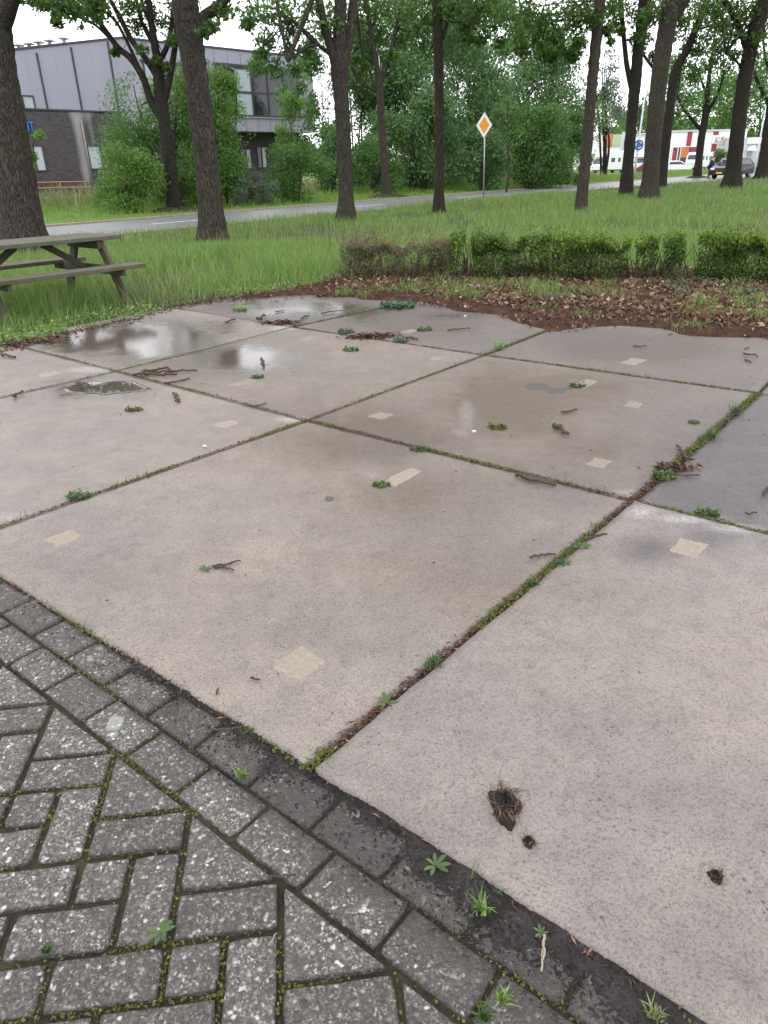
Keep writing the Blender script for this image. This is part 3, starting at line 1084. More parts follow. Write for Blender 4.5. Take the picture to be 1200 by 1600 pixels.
tag(link_mesh('joint_moss', leaf_mesh('joint_moss', V), M['moss'], None, uv(1, 0)), 'mossy growth along the joints between the slabs', 'moss', None, 'stuff')
V = leaf_quads(ch + [0, 0, .002], .020, .0, .9, .22)
tag(link_mesh('joint_litter', leaf_mesh('joint_litter', V), M['chips'], None, uv(1, 0)), 'brown needles and crumbs caught in the slab joints', 'litter', None, 'stuff')
V = grass_blades(gr, .035, .004, .9)
tag(link_mesh('joint_grass', blade_mesh('joint_grass', V), M['weed'], None, uv(1, 0)), 'short green grass sprouting from the slab joints', 'grass', None, 'stuff')

# ------------------------------------------------------------------ road
RT = np.array([.593, .805])          # along the road
RNV = np.array([-.805, .593])        # across, away from the camera


def rd(s, n, z=0.0):
    p = RT * s + RNV * n
    return np.array([p[0], p[1], z])


def strip(name, n0, n1, z0, s0, s1, mat, dz=.1, step=2.0, rag0=0, rag1=0):
    ss = np.arange(s0, s1 + step, step)
    V, F = [], []
    for s in ss:
        a, b_ = (n0 if name != 'road' else n0 - 2.4 * float(sstep(42, 70, s))) + random.uniform(-rag0, rag0), n1 + random.uniform(-rag1, rag1)
        V += [rd(s, a, z0 - dz), rd(s, a, z0), rd(s, b_, z0), rd(s, b_, z0 - dz)]
    for i in range(len(ss) - 1):
        for k_ in range(3):
            F.append((i * 4 + k_, i * 4 + k_ + 1, (i + 1) * 4 + k_ + 1, (i + 1) * 4 + k_))
    o = MB().add(V, F).build(name, mat, None, rd((s0 + s1) / 2, n0))
    return tag(o, None, None, None, 'structure')


NEAR, FAR = 16.9, 21.6
tag(strip('road', NEAR, FAR, .0, -90, 330, M['asphalt']), 'wet grey asphalt road crossing behind the lawn')
tag(strip('kerb', FAR + .01, FAR + .22, .05, -90, 330, M['kerb'], .15, .8, .02, .05), 'weathered low kerb along the far side of the road')
for s in np.arange(-20, 110, 9.0):
    mb = MB().box(rd(s, 19.2, .004), (3.0, .12, .004), ([*RT, 0], [*RNV, 0], [0, 0, 1]))
    tag(mb.build('road_marking', M['white'], None, rd(s, 19.2, 0)), None, None, 'lane dashes on the road', 'structure')

# ------------------------------------------------------------------ lawn edge, bark mulch and dead leaves
EDGE = [(-60, 566), (0, 550), (45, 536), (90, 524), (150, 512), (205, 500), (260, 484), (300, 477), (345, 468), (400, 462), (455, 455), (520, 447)]
BED = [(330, 474), (380, 464), (440, 456), (500, 446), (530, 425), (700, 418), (880, 418), (1070, 424), (1300, 434), (1420, 470), (1420, 575), (1290, 548), (1200, 531), (1135, 526), (1075, 524), (1040, 515), (1000, 511),
       (955, 507), (925, 513), (895, 519), (865, 521), (835, 512), (800, 504), (778, 492), (740, 488), (700, 483), (650, 478), (600, 471), (560, 465), (505, 460), (450, 461), (390, 468)]
bedw = gpoly(BED)
# mulch body: a low mound of real thickness over the slab ends
MB_V, MB_F = [], []
lo, hi = np.min(bedw, 0), np.max(bedw, 0)
st = .06
xs, ys = np.arange(lo[0] - .1, hi[0] + .1, st), np.arange(lo[1] - .1, hi[1] + .1, st)
X, Y = np.meshgrid(xs, ys)
PT = np.stack([X.ravel(), Y.ravel()], 1)
warp = np.stack([vnoise(PT, 3.1, 51) - .5, vnoise(PT, 3.4, 52) - .5], 1) * .26 + np.stack([vnoise(PT, 11, 53) - .5, vnoise(PT, 12, 54) - .5], 1) * .12
ins = in_poly(PT + warp, bedw)
# distance-like height: blur the mask
m2 = ins.reshape(X.shape).astype(float)
bl = m2.copy()
for _ in range(6):
    pb = np.pad(bl, 1, mode='edge')
    bl = (pb[:-2, 1:-1] + pb[2:, 1:-1] + pb[1:-1, :-2] + pb[1:-1, 2:] + pb[1:-1, 1:-1]) / 5
H = (-.05 + .095 * sstep(.3, .95, bl)).ravel() + (vnoise(PT, 5, 55) - .5) * .02 + (vnoise(PT, 23, 56) - .5) * .012
idx = np.arange(X.size).reshape(X.shape)
q = np.stack([idx[:-1, :-1], idx[:-1, 1:], idx[1:, 1:], idx[1:, :-1]], -1).reshape(-1, 4)
okq = (bl.ravel()[q] > .12).any(1)
me = np_mesh('mulch', np.column_stack([PT, H]), q[okq], np.full(okq.sum(), 4))
tag(link_mesh('mulch', me, M['mulch'], None, (2, 9, 0), True), 'red brown bark mulch spilling over the rear slab edges', 'mulch', None, 'stuff')


def bed_h(P):
    i = np.clip(((P[:, 1] - ys[0]) / st).astype(int), 0, len(ys) - 1)
    j = np.clip(((P[:, 0] - xs[0]) / st).astype(int), 0, len(xs) - 1)
    return H.reshape(X.shape)[i, j]


q = scatter(bedw, 26000)
q = q + RN.normal(0, .03, q.shape) * np.where(RN.random(len(q)) < .15, 3.0, 1.0)[:, None]
P = np.column_stack([q, np.maximum(bed_h(q), .002) + RN.uniform(.0, .012, len(q))])
V = leaf_quads(P, .036, -.05, .35, .26)
tag(link_mesh('bark_chips', leaf_mesh('bark_chips', V), M['chips'], None, (2, 9, 0)), 'loose red brown bark chips in front of the hedge', 'mulch', None, 'stuff')
LB = gpoly([(525, 440), (540, 424), (800, 424), (1070, 430), (1320, 440), (1330, 520), (1200, 519), (1050, 505), (960, 494), (840, 484), (700, 466), (600, 460)])
q = scatter(LB, 12000)
fmask = vnoise(q, 2.2, 61) + .35 * sstep(0, 4, q[:, 0]) > .52
q = q[fmask | (RN.random(len(q)) < .25)]
q = np.concatenate([q, scatter(bedw, 4200)])
P = np.column_stack([q, np.maximum(bed_h(q), 0) + RN.uniform(.005, .05, len(q))])
V = leaf_quads(P, RN.uniform(.028, .078, len(P)), -.03, .30, .5)
tag(link_mesh('dead_leaves', leaf_mesh('dead_leaves', V), M['litter'], None, (2, 9, 0)), 'pale and brown dead leaves lying under the hedge', 'leaves', None, 'stuff')
# bits along the left lawn edge and strewn over the slabs
ed = [g(x, y) for x, y in EDGE]
pts = []
for a, b_ in zip(ed[:-1], ed[1:]):
    n = int(np.linalg.norm(b_ - a) * 260)
    t = RN.uniform(0, 1, n)[:, None]
    pts.append(a + (b_ - a) * t + np.column_stack([RN.normal(0, .075, (n, 2)), RN.uniform(.0, .012, n)]))
P = np.concatenate(pts)
V = leaf_quads(P, .040, .0, .85, .3)
tag(link_mesh('edge_litter', leaf_mesh('edge_litter', V), M['chips'], None, ed[3]), 'brown litter along the lawn edge of the wet slabs', 'litter', None, 'stuff')
q = np.column_stack([RN.uniform(.1, 6, 700), RN.uniform(-2, 6, 700)])
P = np.column_stack([PB + q[:, :1] * EU + q[:, 1:] * EV, np.full(len(q), .009)])
P = P[RN.random(len(P)) < np.where(q[:, 0] > 4, 1, .45)]
V = leaf_quads(P, .015, .0, .95, .35)
tag(link_mesh('crumbs', leaf_mesh('crumbs', V), M['chips'], None, uv(2, 1)), 'tiny dark crumbs and bud scales strewn over the slabs', 'litter', None, 'stuff')
q = np.column_stack([RN.uniform(-1.2, 0, 240), RN.uniform(-1.6, 2.6, 240)])
P = np.column_stack([PB + q[:, :1] * EU + q[:, 1:] * EV, np.full(len(q), .003)])
V = leaf_quads(P, .013, .0, .95, .25)
tag(link_mesh('needles', leaf_mesh('needles', V), M['fibre'], None, uv(-.5, 0)), 'brown needles lying on the pavers', 'litter', None, 'stuff')

# ------------------------------------------------------------------ lawn grass
LAWN = gpoly(EDGE)
bed_np = np.array(bedw)
lim = [np.array(p) for p in LAWN]


def lawn_mask(P):
    """outside the yard, in front of the road"""
    u, v = touv(P)
    n = road_n(P[:, 0], P[:, 1])
    yard = np.array([LAWN[0], *LAWN[1:], g(530, 440)[:2], g(800, 432)[:2], g(1070, 432)[:2], g(1300, 440)[:2], uv(9, -6)[:2], uv(-4, -6)[:2], uv(-6, 8)[:2]])
    wv = np.stack([vnoise(P, 2.7, 71) - .5, vnoise(P, 2.9, 72) - .5], 1) * .22
    return (~in_poly(P + wv, yard)) & (n < NEAR + .05 - 2.4 * sstep(42, 70, P @ RT))


def view_pts(n, y0, y1, rng=RN, power=1.0):
    """roots thrown inside a wedge wider than the view"""
    Y_ = y0 + (y1 - y0) * rng.random(n) ** power
    X_ = (rng.random(n) * 2 - 1) * (Y_ * .66 + .8)
    return np.stack([X_, Y_], 1)


def lawn_density(P):
    return np.clip(.10 + 1.0 * vnoise(P, .8, 81) + .5 * (vnoise(P, 2.6, 82) - .4), .08, 1)


P2 = np.concatenate([view_pts(210000, 6.0, 16, power=.8), view_pts(150000, 14, 40, power=.8), view_pts(40000, 38, 70)])
P2 = P2[lawn_mask(P2)]
P2 = P2[RN.random(len(P2)) < lawn_density(P2)]
hh = (.13 + .15 * vnoise(P2, .55, 83)) * RN.uniform(.5, 1.3, len(P2))
nn_ = road_n(P2[:, 0], P2[:, 1])
edge_d = np.full(len(P2), 9.)
for a, b_ in zip(ed[:-1], ed[1:]):
    ab = (b_ - a)[:2]
    t = np.clip(((P2 - a[:2]) @ ab) / (ab @ ab), 0, 1)
    edge_d = np.minimum(edge_d, np.linalg.norm(P2 - a[:2] - t[:, None] * ab, axis=1))
hh *= .30 + .70 * sstep(.05, 1.5, edge_d)
wd = .0038 + .00048 * P2[:, 1]
P3 = np.column_stack([P2, terrain(P2[:, 0], P2[:, 1])])
V = grass_blades(P3, hh, wd, .55)
tag(link_mesh('lawn_grass', blade_mesh('lawn_grass', V), M['grass'], None, (0, 15, 0)), 'long uncut lawn grass between the yard and the road', 'grass', None, 'stuff')
P2 = np.concatenate([view_pts(7000, 7, 18), view_pts(9000, 14, 40)])
P2 = P2[lawn_mask(P2)]
P2 = P2[(vnoise(P2, .9, 84) + RN.normal(0, .15, len(P2)) > .58)]
P3 = np.column_stack([P2, terrain(P2[:, 0], P2[:, 1])])
V = grass_blades(P3, RN.uniform(.24, .46, len(P3)), .0035 + .0003 * P2[:, 1], .35)
tag(link_mesh('seed_grass', blade_mesh('seed_grass', V), M['straw'], None, (0, 15, 0)), 'pale seeding grass stems standing in the lawn', 'grass', None, 'stuff')
# broad-leaved weeds near the yard edge
pts = []
for a, b_ in zip(ed[1:-1], ed[2:]):
    n = 420
    t = RN.uniform(0, 1, n)[:, None]
    nrm = np.array([-(b_ - a)[1], (b_ - a)[0], 0]) / np.linalg.norm(b_ - a)
    pts.append(a + (b_ - a) * t + nrm * np.abs(RN.normal(.28, .2, n))[:, None])
P = np.concatenate(pts)
P = P[vnoise(P, 2.5, 85) > .48]
P[:, 2] = RN.uniform(-.02, .06, len(P))
P = P[RN.random(len(P)) < .6]
V = leaf_quads(P, .040, -.15, .3, .5)
tag(link_mesh('edge_weeds', leaf_mesh('edge_weeds', V), M['grass'], None, ed[5]), 'low broad-leaved weeds along the lawn edge', 'weeds', None, 'stuff')

# far verge
s_ = RN.uniform(-25, 160, 70000)
n_ = FAR + .25 + 8.5 * RN.random(70000) ** 1.1
P2 = s_[:, None] * RT + n_[:, None] * RNV
P2 = P2[(np.abs(P2[:, 0]) < P2[:, 1] * .66)]
P3 = np.column_stack([P2, terrain(P2[:, 0], P2[:, 1])])
hv = (.12 + .22 * sstep(FAR + .3, FAR + 5, road_n(P2[:, 0], P2[:, 1]))) * RN.uniform(.6, 1.3, len(P2))
V = grass_blades(P3, hv, .010 + .0006 * P2[:, 1], .5)
tag(link_mesh('verge_grass', blade_mesh('verge_grass', V), M['vgrass'], None, rd(40, 25)), 'bright green grass on the verge beyond the road', 'grass', None, 'stuff')
vg = strip('verge', FAR + .22, 60, .0, -90, 330, M['far'], .02)
# follow the terrain
me = vg.data
bpy.data.objects.remove(vg)
SS, NN_ = np.meshgrid(np.arange(-90, 332, 3.0), np.concatenate([np.arange(FAR + .2, 34, .8), np.arange(36, 200, 8)]))
PX = SS * RT[0] + NN_ * RNV[0]
PY = SS * RT[1] + NN_ * RNV[1]
ii = np.arange(SS.size).reshape(SS.shape)
q = np.stack([ii[:-1, :-1], ii[:-1, 1:], ii[1:, 1:], ii[1:, :-1]], -1).reshape(-1, 4)
me = np_mesh('verge', np.stack([PX, PY, terrain(PX, PY) + .045], -1).reshape(-1, 3), q, np.full(len(q), 4))
tag(link_mesh('verge', me, M['far'], None, rd(40, 30), True), None, None, None, 'structure')
# tall mixed undergrowth at the foot of the woodland edge
n = 9000
s_ = RN.uniform(-6, 75, n)
n_ = 29.5 + RN.normal(0, .9, n) + 1.0 * np.sin(s_ * .4)
P2 = s_[:, None] * RT + n_[:, None] * RNV
P3 = np.column_stack([P2, terrain(P2[:, 0], P2[:, 1])])
V = grass_blades(P3, RN.uniform(.35, 1.0, n), .05, .4)
tag(link_mesh('undergrowth', blade_mesh('undergrowth', V), M['straw'], None, rd(30, 29)), 'tall straw coloured weeds at the foot of the trees', 'undergrowth', None, 'stuff')

# ------------------------------------------------------------------ hedge
HB = lambda x: g(x, 441 + (x - 530) * .012)      # foot of the hedge front


def hedge(name, x0, x1, h, depth, mats, label, n, lean=0, dead=0.0, gaps=()):
    a, b_ = HB(x0), HB(x1)
    d = (b_ - a) / np.linalg.norm(b_ - a)
    back = np.array([-d[1], d[0], 0])
    L = np.linalg.norm(b_ - a)
    root = empty(name, (a + b_) / 2 + back * depth / 2, label, 'hedge', 'clipped yew hedges behind the yard')
    # twigs
    tw = MB()
    for _ in range(int(L * 70)):
        s, t = random.random() * L, random.random() * depth
        p = a + d * s + back * t + np.array([0, 0, -.02])
        hh = h * random.uniform(.5, 1.0)
        q_ = p + np.array([random.gauss(0, .07), random.gauss(0, .07), hh])
        tw.tube([p, (p + q_) / 2 + np.array([random.gauss(0, .03), random.gauss(0, .03), 0]), q_], [.009, .006, .0025], 4, False)
    tw.build('stem', M['twig'], root)

    def cloud(k_, size, lo, hi, up, face=.5):
        s = RN.random(k_) * L
        t = RN.random(k_) * depth
        z = lo + (hi - lo) * RN.random(k_) ** .7
        # favour the clipped surface
        f = RN.random(k_)
        t = np.where(f < face, np.abs(RN.normal(.03, .05, k_)), t)
        z = np.where((f > face) & (f < face + .3), hi + RN.normal(-.02, .025, k_), z)
        P = a + d * s[:, None] + back * t[:, None]
        lump = (vnoise(np.column_stack([s, z * 1.4 + t]), 7, 91) - .5)
        P = P - back * (lump * .30)[:, None]
        topv = hi * (1 + .46 * (vnoise(np.column_stack([s, s * 0]), 4.3, 92) - .5) + .22 * (vnoise(np.column_stack([s, t]), 13, 93) - .5))
        P[:, 2] = np.minimum(z, topv) + RN.normal(0, .022, k_) + np.where(RN.random(k_) < .10, RN.uniform(0, .13, k_), 0)
        keep = vnoise(np.column_stack([s * 1.2, z * 1.5]), 6, 94) + .42 * RN.random(k_) > .48
        for gx_, gw in gaps:
            keep &= np.abs(s / L - gx_) > gw * (1 - .5 * z / h)
        return P[keep]
    for (mat, frac, size, lo, hi, up, asp, nm) in mats:
        P = cloud(int(n * frac * L), size, lo, hi, up)
        V = leaf_quads(P, size, -up, .0, asp)
        link_mesh(nm, leaf_mesh(nm, V), mat, root)
    return root


hedge('hedge', 532, 705, .48, .48, [(M['yewdead'], .95, .075, .02, .50, .7, .10, 'dead_foliage'), (M['yew'], .40, .042, .05, .44, -.1, .32, 'foliage'), (M['yewtop'], .06, .06, .34, .52, .8, .3, 'tip_foliage')],
      'half dead hedge stretch of bare brown twigs at the left end', 5000)
hedge('hedge', 700, 856, .55, .52, [(M['yew'], 1.7, .042, .05, .57, -.1, .32, 'foliage'), (M['yewtop'], .32, .05, .38, .54, .5, .4, 'tip_foliage'), (M['yewdead'], .22, .07, .02, .42, .6, .10, 'dead_foliage')],
      'tallest green hedge stretch next to the dead brown stretch', 6200, gaps=((.18, .09),))
hedge('hedge', 858, 1062, .49, .5, [(M['yew'], 1.6, .042, .06, .50, -.1, .32, 'foliage'), (M['yewtop'], .22, .05, .43, .61, .5, .4, 'tip_foliage'), (M['yewdead'], .25, .07, .02, .34, .6, .10, 'dead_foliage')],
      'green hedge stretch with browned tops left of the grassy gap', 5600, gaps=((.63, .05), (.83, .05)))
hedge('hedge', 1088, 1330, .52, .58, [(M['yew'], 1.8, .042, .04, .55, -.1, .32, 'foliage'), (M['yewtop'], .26, .05, .46, .59, .5, .4, 'tip_foliage')],
      'dense dark green hedge block at the right edge beyond the gap', 6500)

# weeds and grass tufts in the litter bed
TU = [(555, 452, .10), (590, 458, .12), (640, 456, .17), (655, 462, .12), (690, 446, .18), (720, 466, .18), (742, 470, .15), (700, 470, .12), (770, 462, .14), (780, 452, .15), (840, 470, .26), (858, 462, .24), (880, 474, .16), (900, 462, .15), (955, 470, .16), (970, 478, .1), (915, 500, .1), (1075, 495, .13),
      (1095, 485, .20), (1082, 518, .11), (1135, 470, .18), (1165, 490, .2), (1185, 505, .16), (1125, 500, .12), (1000, 468, .1), (1040, 455, .1), (620, 462, .12), (675, 455, .14), (705, 458, .16), (760, 452, .16), (810, 472, .13), (820, 456, .18), (930, 468, .15), (945, 455, .16), (990, 452, .12), (1110, 500, .12), (1150, 455, .18), (1190, 478, .15), (540, 462, .1), (575, 465, .1), (845, 490, .10), (870, 430, .28), (565, 440, .25), (610, 448, .1), (735, 452, .16)]
P = []
hs_ = []
for x, y, h in TU:
    c = g(x, y)
    n = 100
    a = RN.normal(0, .05 + h * .26, (n, 2))
    P.append(np.column_stack([c[:2] + a, np.full(n, .01)]))
    hs_.append(np.full(n, h) * RN.uniform(.5, 1.3, n))
P, hs_ = np.concatenate(P), np.concatenate(hs_)
V = grass_blades(P, hs_ * .9, .007, .6)
tag(link_mesh('bed_grass', blade_mesh('bed_grass', V), M['grass'], None, (2, 9, 0)), 'grass tufts growing through the dead leaves', 'grass', None, 'stuff')
P = []
for x, y in [(1020, 440), (1065, 462), (1080, 440), (1105, 455), (960, 425), (845, 415), (1060, 470), (1110, 440), (850, 430), (690, 430), (860, 480), (1175, 470)]:
    c = g(x, y)
    n = 60
    P.append(np.column_stack([c[:2] + RN.normal(0, .09, (n, 2)), RN.uniform(.03, .16, n)]))
V = leaf_quads(np.concatenate(P), .05, -.1, .4, .5)
tag(link_mesh('bed_weeds', leaf_mesh('bed_weeds', V), M['bluegreen'], None, (2, 9, 0)), 'blue green broad-leaved weeds below the hedge', 'weeds', None, 'stuff')

# ------------------------------------------------------------------ trees
def smooth_path(pts, rad, k_=4):
    pts = np.asarray(pts, float)
    n = len(pts)
    P, Rr = [], []
    for i in range(n - 1):
        p0, p1, p2, p3 = pts[max(i - 1, 0)], pts[i], pts[i + 1], pts[min(i + 2, n - 1)]
        for t in np.linspace(0, 1, k_, endpoint=False):
            P.append(.5 * ((2 * p1) + (-p0 + p2) * t + (2 * p0 - 5 * p1 + 4 * p2 - p3) * t * t + (-p0 + 3 * p1 - 3 * p2 + p3) * t ** 3))
            Rr.append(rad[i] + (rad[i + 1] - rad[i]) * t)
    P.append(pts[-1])
    Rr.append(rad[-1])
    return P, Rr


def stem_from_px(path, Y, dy=0.0):
    """photo trace -> points at their own distance, with real thickness"""
    P, Rr = [], []
    n = len(path)
    for i, (x, y, w_) in enumerate(path):
        p = at(x, y, Y + dy * i / max(1, n - 1))
        P.append(p)
        Rr.append(w_ / pxm(p) / 2)
    return P, Rr


def branch(mb, p, q, r0, r1, wig=.12, sides=6, sag=.1):
    p, q = np.asarray(p, float), np.asarray(q, float)
    L = np.linalg.norm(q - p)
    pts = [p]
    for t in (.3, .6, .85):
        pts.append(p + (q - p) * t + RN.normal(0, wig * L * .4, 3) * [1, 1, .6] + np.array([0, 0, sag * L * math.sin(t * 3.14)]))
    pts.append(q)
    rr = [r0 + (r1 - r0) * t for t in (0, .3, .6, .85, 1)]
    mb.tube(pts, rr, sides, False)
    return pts


def tree(name, label, base, main, limbs=(), bark='bark', leaf='leafdark', top_r=3.0, top_z=8.0, clumps=46, per=55, lsize=.15, sprays=(), group='trees of the avenue', dys=None, flare=1.28, soil=False, cat='tree', sides=18, spray_per=210, seg=5, lift=.176):
    bx, by = base
    B = g(bx, by, 0)
    Y = B[1]
    B[2] = float(terrain(B[0], B[1]))
    root = empty(name, B, label, cat, group)
    mb = MB()
    P, Rr = stem_from_px(main, Y)
    # foot on the ground with root flare
    foot = P[0].copy()
    foot[2] = B[2] - .08
    P = [foot] + [p for p in P if p[2] > B[2] + .25]
    Rr = [Rr[0] * flare] + Rr[-(len(P) - 1):]
    # carry on above the picture
    d = P[-1] - P[-2]
    d = d / np.linalg.norm(d)
    tip = P[-1].copy()
    rt_ = Rr[-1]
    while tip[2] < top_z - top_r * .1:
        d = unit(d + RN.normal(0, .07, 3) + np.array([0, 0, .10]))
        tip = tip + d * .8
        rt_ *= .86
        P.append(tip.copy())
        Rr.append(max(rt_, .015))
    SP, SR = smooth_path(P, Rr, seg)
    SP = [np.asarray(p) + np.array([.012 * math.sin(3.1 * i), .012 * math.cos(2.3 * i), 0]) * (i > 1) for i, p in enumerate(SP)]
    # flare only near the soil
    mb.tube(SP, SR, sides, True, .035)
    # root buttresses
    for kk in range(6):
        a = kk * 1.05 + random.random()
        r0 = SR[0]
        e = np.array([math.cos(a), math.sin(a), 0])
        mb.tube([foot + e * r0 * .2 + [0, 0, r0 * 1.5], foot + e * r0 * .6 + [0, 0, r0 * .35], foot + e * r0 * 1.05 + [0, 0, -.05]], [r0 * .45, r0 * .40, r0 * .22], 8, False)
    tips = [tip]
    for i, lm in enumerate(limbs):
        dy = (dys[i] if dys else random.uniform(-.5, .5))
        LP, LR = stem_from_px(lm, Y, dy)
        if len(LP) >= 2:
            # only limbs that leave the picture carry on
            if lm[-1][1] < 15:
                dd = LP[-1] - LP[-2]
                dd = dd / np.linalg.norm(dd)
                tp, r_ = LP[-1].copy(), LR[-1]
                for _ in range(4):
                    dd = unit(dd + RN.normal(0, .12, 3) + np.array([0, 0, .08]))
                    tp = tp + dd * .7
                    r_ *= .72
                    LP.append(tp.copy())
                    LR.append(max(r_, .012))
            S2, R2 = smooth_path(LP, LR, 4)
            mb.tube(S2, R2, max(8, sides // 2), False, .03)
            tips.append(LP[-1])
    # crown above the picture
    c0 = np.array([tip[0], tip[1], top_z])
    cc, cr = [], []
    for _ in range(clumps):
        d = unit(RN.normal(size=3))
        q_ = c0 + d * top_r * RN.uniform(.45, 1.0) * np.array([1, 1, .8])
        if q_[2] < 1.2 + lift * Y + .5:      # keep the picture's own gaps: low boughs are given one by one
            q_[2] = 1.2 + lift * Y + .5 + RN.uniform(0, 1.2)
        cc.append(q_)
        cr.append(RN.uniform(.5, .95) * top_r / 3)
    for q_ in cc[::3]:
        branch(mb, tips[int(RN.integers(len(tips)))] if RN.random() < .6 else SP[-6], q_, .05, .012)
    sc_, sr_, sn_ = [], [], []
    for s_ in sprays:
        x, y, r = s_[:3]
        dy = RN.uniform(-.7, .7)
        p = at(x, y, Y + dy)
        sc_.append(p)
        sr_.append(r * 1.5 / pxm(p))
        sn_.append(int(spray_per * max(1, (r / 20) ** 1.6) * (s_[3] if len(s_) > 3 else 1)))
        allp = SP + [t for t in tips]
        near = min(allp, key=lambda t: np.linalg.norm(np.asarray(t) - p - np.array([0, 0, .9])))
        branch(mb, near, p, .022, .006, .10, 5, .12)
        for _ in range(4):
            e = p + unit(RN.normal(size=3)) * r / pxm(p) * .8
            branch(mb, p, e, .007, .003, .1, 4, 0)
    mb.build('trunk', M[bark], root, None, True)
    PTS = [blob_points(cc, cr, [per] * len(cc), .75)]
    sz = [np.full(len(PTS[0]), lsize * 1.15)]
    if sc_:
        q_ = blob_points(sc_, sr_, sn_, .8, shell=.1)
        # leaf groups along twigs rather than an even cloud
        q_ = q_[(.5 * vnoise(q_[:, [0, 2]], 3.2, 17) + .5 * vnoise(q_[:, [1, 2]], 8.5, 18) + RN.normal(0, .10, len(q_))) > .33]
        PTS.append(q_)
        sz.append(np.full(len(q_), lsize))
    PTS = np.concatenate(PTS)
    V = leaf_quads(PTS, np.concatenate(sz) * .86, .45, .2, .48)
    link_mesh('crown', leaf_mesh('crown', V), M[leaf], root)
    if soil:
        n = 40
        ring = []
        mbm = MB()
        prof = [(1.0, -.03), (.8, .07), (.55, .14), (.2, .19)]
        R0 = .75
        vs_, fs_ = [], []
        for j_, (rr, zz) in enumerate(prof):
            for t in range(n):
                a = 2 * math.pi * t / n
                r_ = R0 * rr * (1 + .18 * math.sin(3 * a + 1) + .1 * math.sin(7 * a))
                vs_.append((B[0] + r_ * math.cos(a) * 1.4, B[1] + r_ * math.sin(a), B[2] + .04 + zz))
        for j_ in range(3):
            for t in range(n):
                fs_.append((j_ * n + t, j_ * n + (t + 1) % n, (j_ + 1) * n + (t + 1) % n, (j_ + 1) * n + t))
        mbm.add(vs_, fs_)
        tag(mbm.build('soil_mound', M['joint'], None, B, True), None, None, None, 'structure')
    return root


tree('avenue_tree', 'thickest rough trunk at the left edge behind the picnic table', (40, 398),
     [(45, 404, 70), (34, 345, 64), (24, 290, 62), (12, 207, 60), (3, 157, 59), (-7, 98, 58), (-13, 40, 58), (-16, 0, 60)],
     [[(-6, 50, 38), (6, 18, 34), (20, -12, 28)]], 'bark', 'leafdark', 3.4, 7.2, 60, 60, .13,
     [(95, 8, 24), (122, 22, 20, .8), (140, 12, 18), (60, -5, 20), (150, 5, 14)], sides=26, flare=1.15, lift=.38)
tree('avenue_tree', 'thick trunk forking at the top right behind the picnic table end', (332, 377),
     [(333, 377, 46), (329, 320, 38), (322, 250, 36), (314, 180, 36.5), (305, 110, 37), (297, 60, 39), (291, 20, 41), (285, -20, 40)],
     [[(306, 50, 24), (318, 28, 18), (338, 12, 15), (362, -12, 12)]], 'bark', 'leafdark', 3.2, 7.6, 50, 60, .13,
     [(345, 18, 14), (330, 42, 9, .6), (318, 52, 8, .6)], sides=24, flare=1.2, dys=[-.2], lift=.38)
tree('avenue_tree', 'slender dark tree fanning into many limbs beyond the road', (272, 331),
     [(272, 331, 21), (269, 290, 19.5), (263, 235, 20), (257, 190, 20), (252, 160, 20), (248, 120, 18), (246, 95, 14), (238, 45, 11), (232, 0, 10)],
     [[(249, 180, 12), (235, 155, 11.5), (224, 122, 11), (205, 92, 10), (186, 76, 9), (165, 48, 8), (146, 22, 7), (125, -8, 6)],
      [(244, 118, 10), (228, 92, 9), (205, 62, 8.5), (190, 32, 8), (168, -8, 6)],
      [(247, 100, 9), (262, 70, 8), (268, 40, 7), (272, -8, 6)],
      [(256, 160, 11), (264, 128, 10), (270, 95, 9.5), (275, 55, 8), (276, -6, 7)],
      [(240, 70, 7), (222, 35, 6), (212, -6, 5)], [(224, 120, 6), (196, 60, 5), (178, 30, 4.5), (150, 10, 4)],
      [(186, 76, 5), (150, 40, 4), (110, 22, 3.5), (80, 14, 3)], [(238, 45, 6), (225, 15, 5), (218, -8, 4)]], 'barkdark', 'leafdark', 3.4, 9.3, 46, 46, .17,
     [(165, 12, 20), (195, 20, 18), (215, 42, 14), (255, 35, 15), (278, 18, 16), (245, 95, 7), (222, 78, 9), (180, 82, 6), (234, 14, 16), (150, 28, 12), (270, 62, 10), (110, 18, 14), (88, 34, 8), (285, 66, 9), (206, 8, 14), (262, 105, 6), (45, -5, 14), (60, 5, 12), (75, 0, 15), (95, -8, 15), (28, -10, 13), (112, 0, 12), (86, 18, 8), (10, 0, 12), (110, -40, 26), (140, -60, 26), (165, -36, 26), (190, -62, 28), (215, -34, 24), (85, -30, 22), (232, -58, 24), (125, -85, 26), (175, -90, 28)], soil=True, lift=.165)
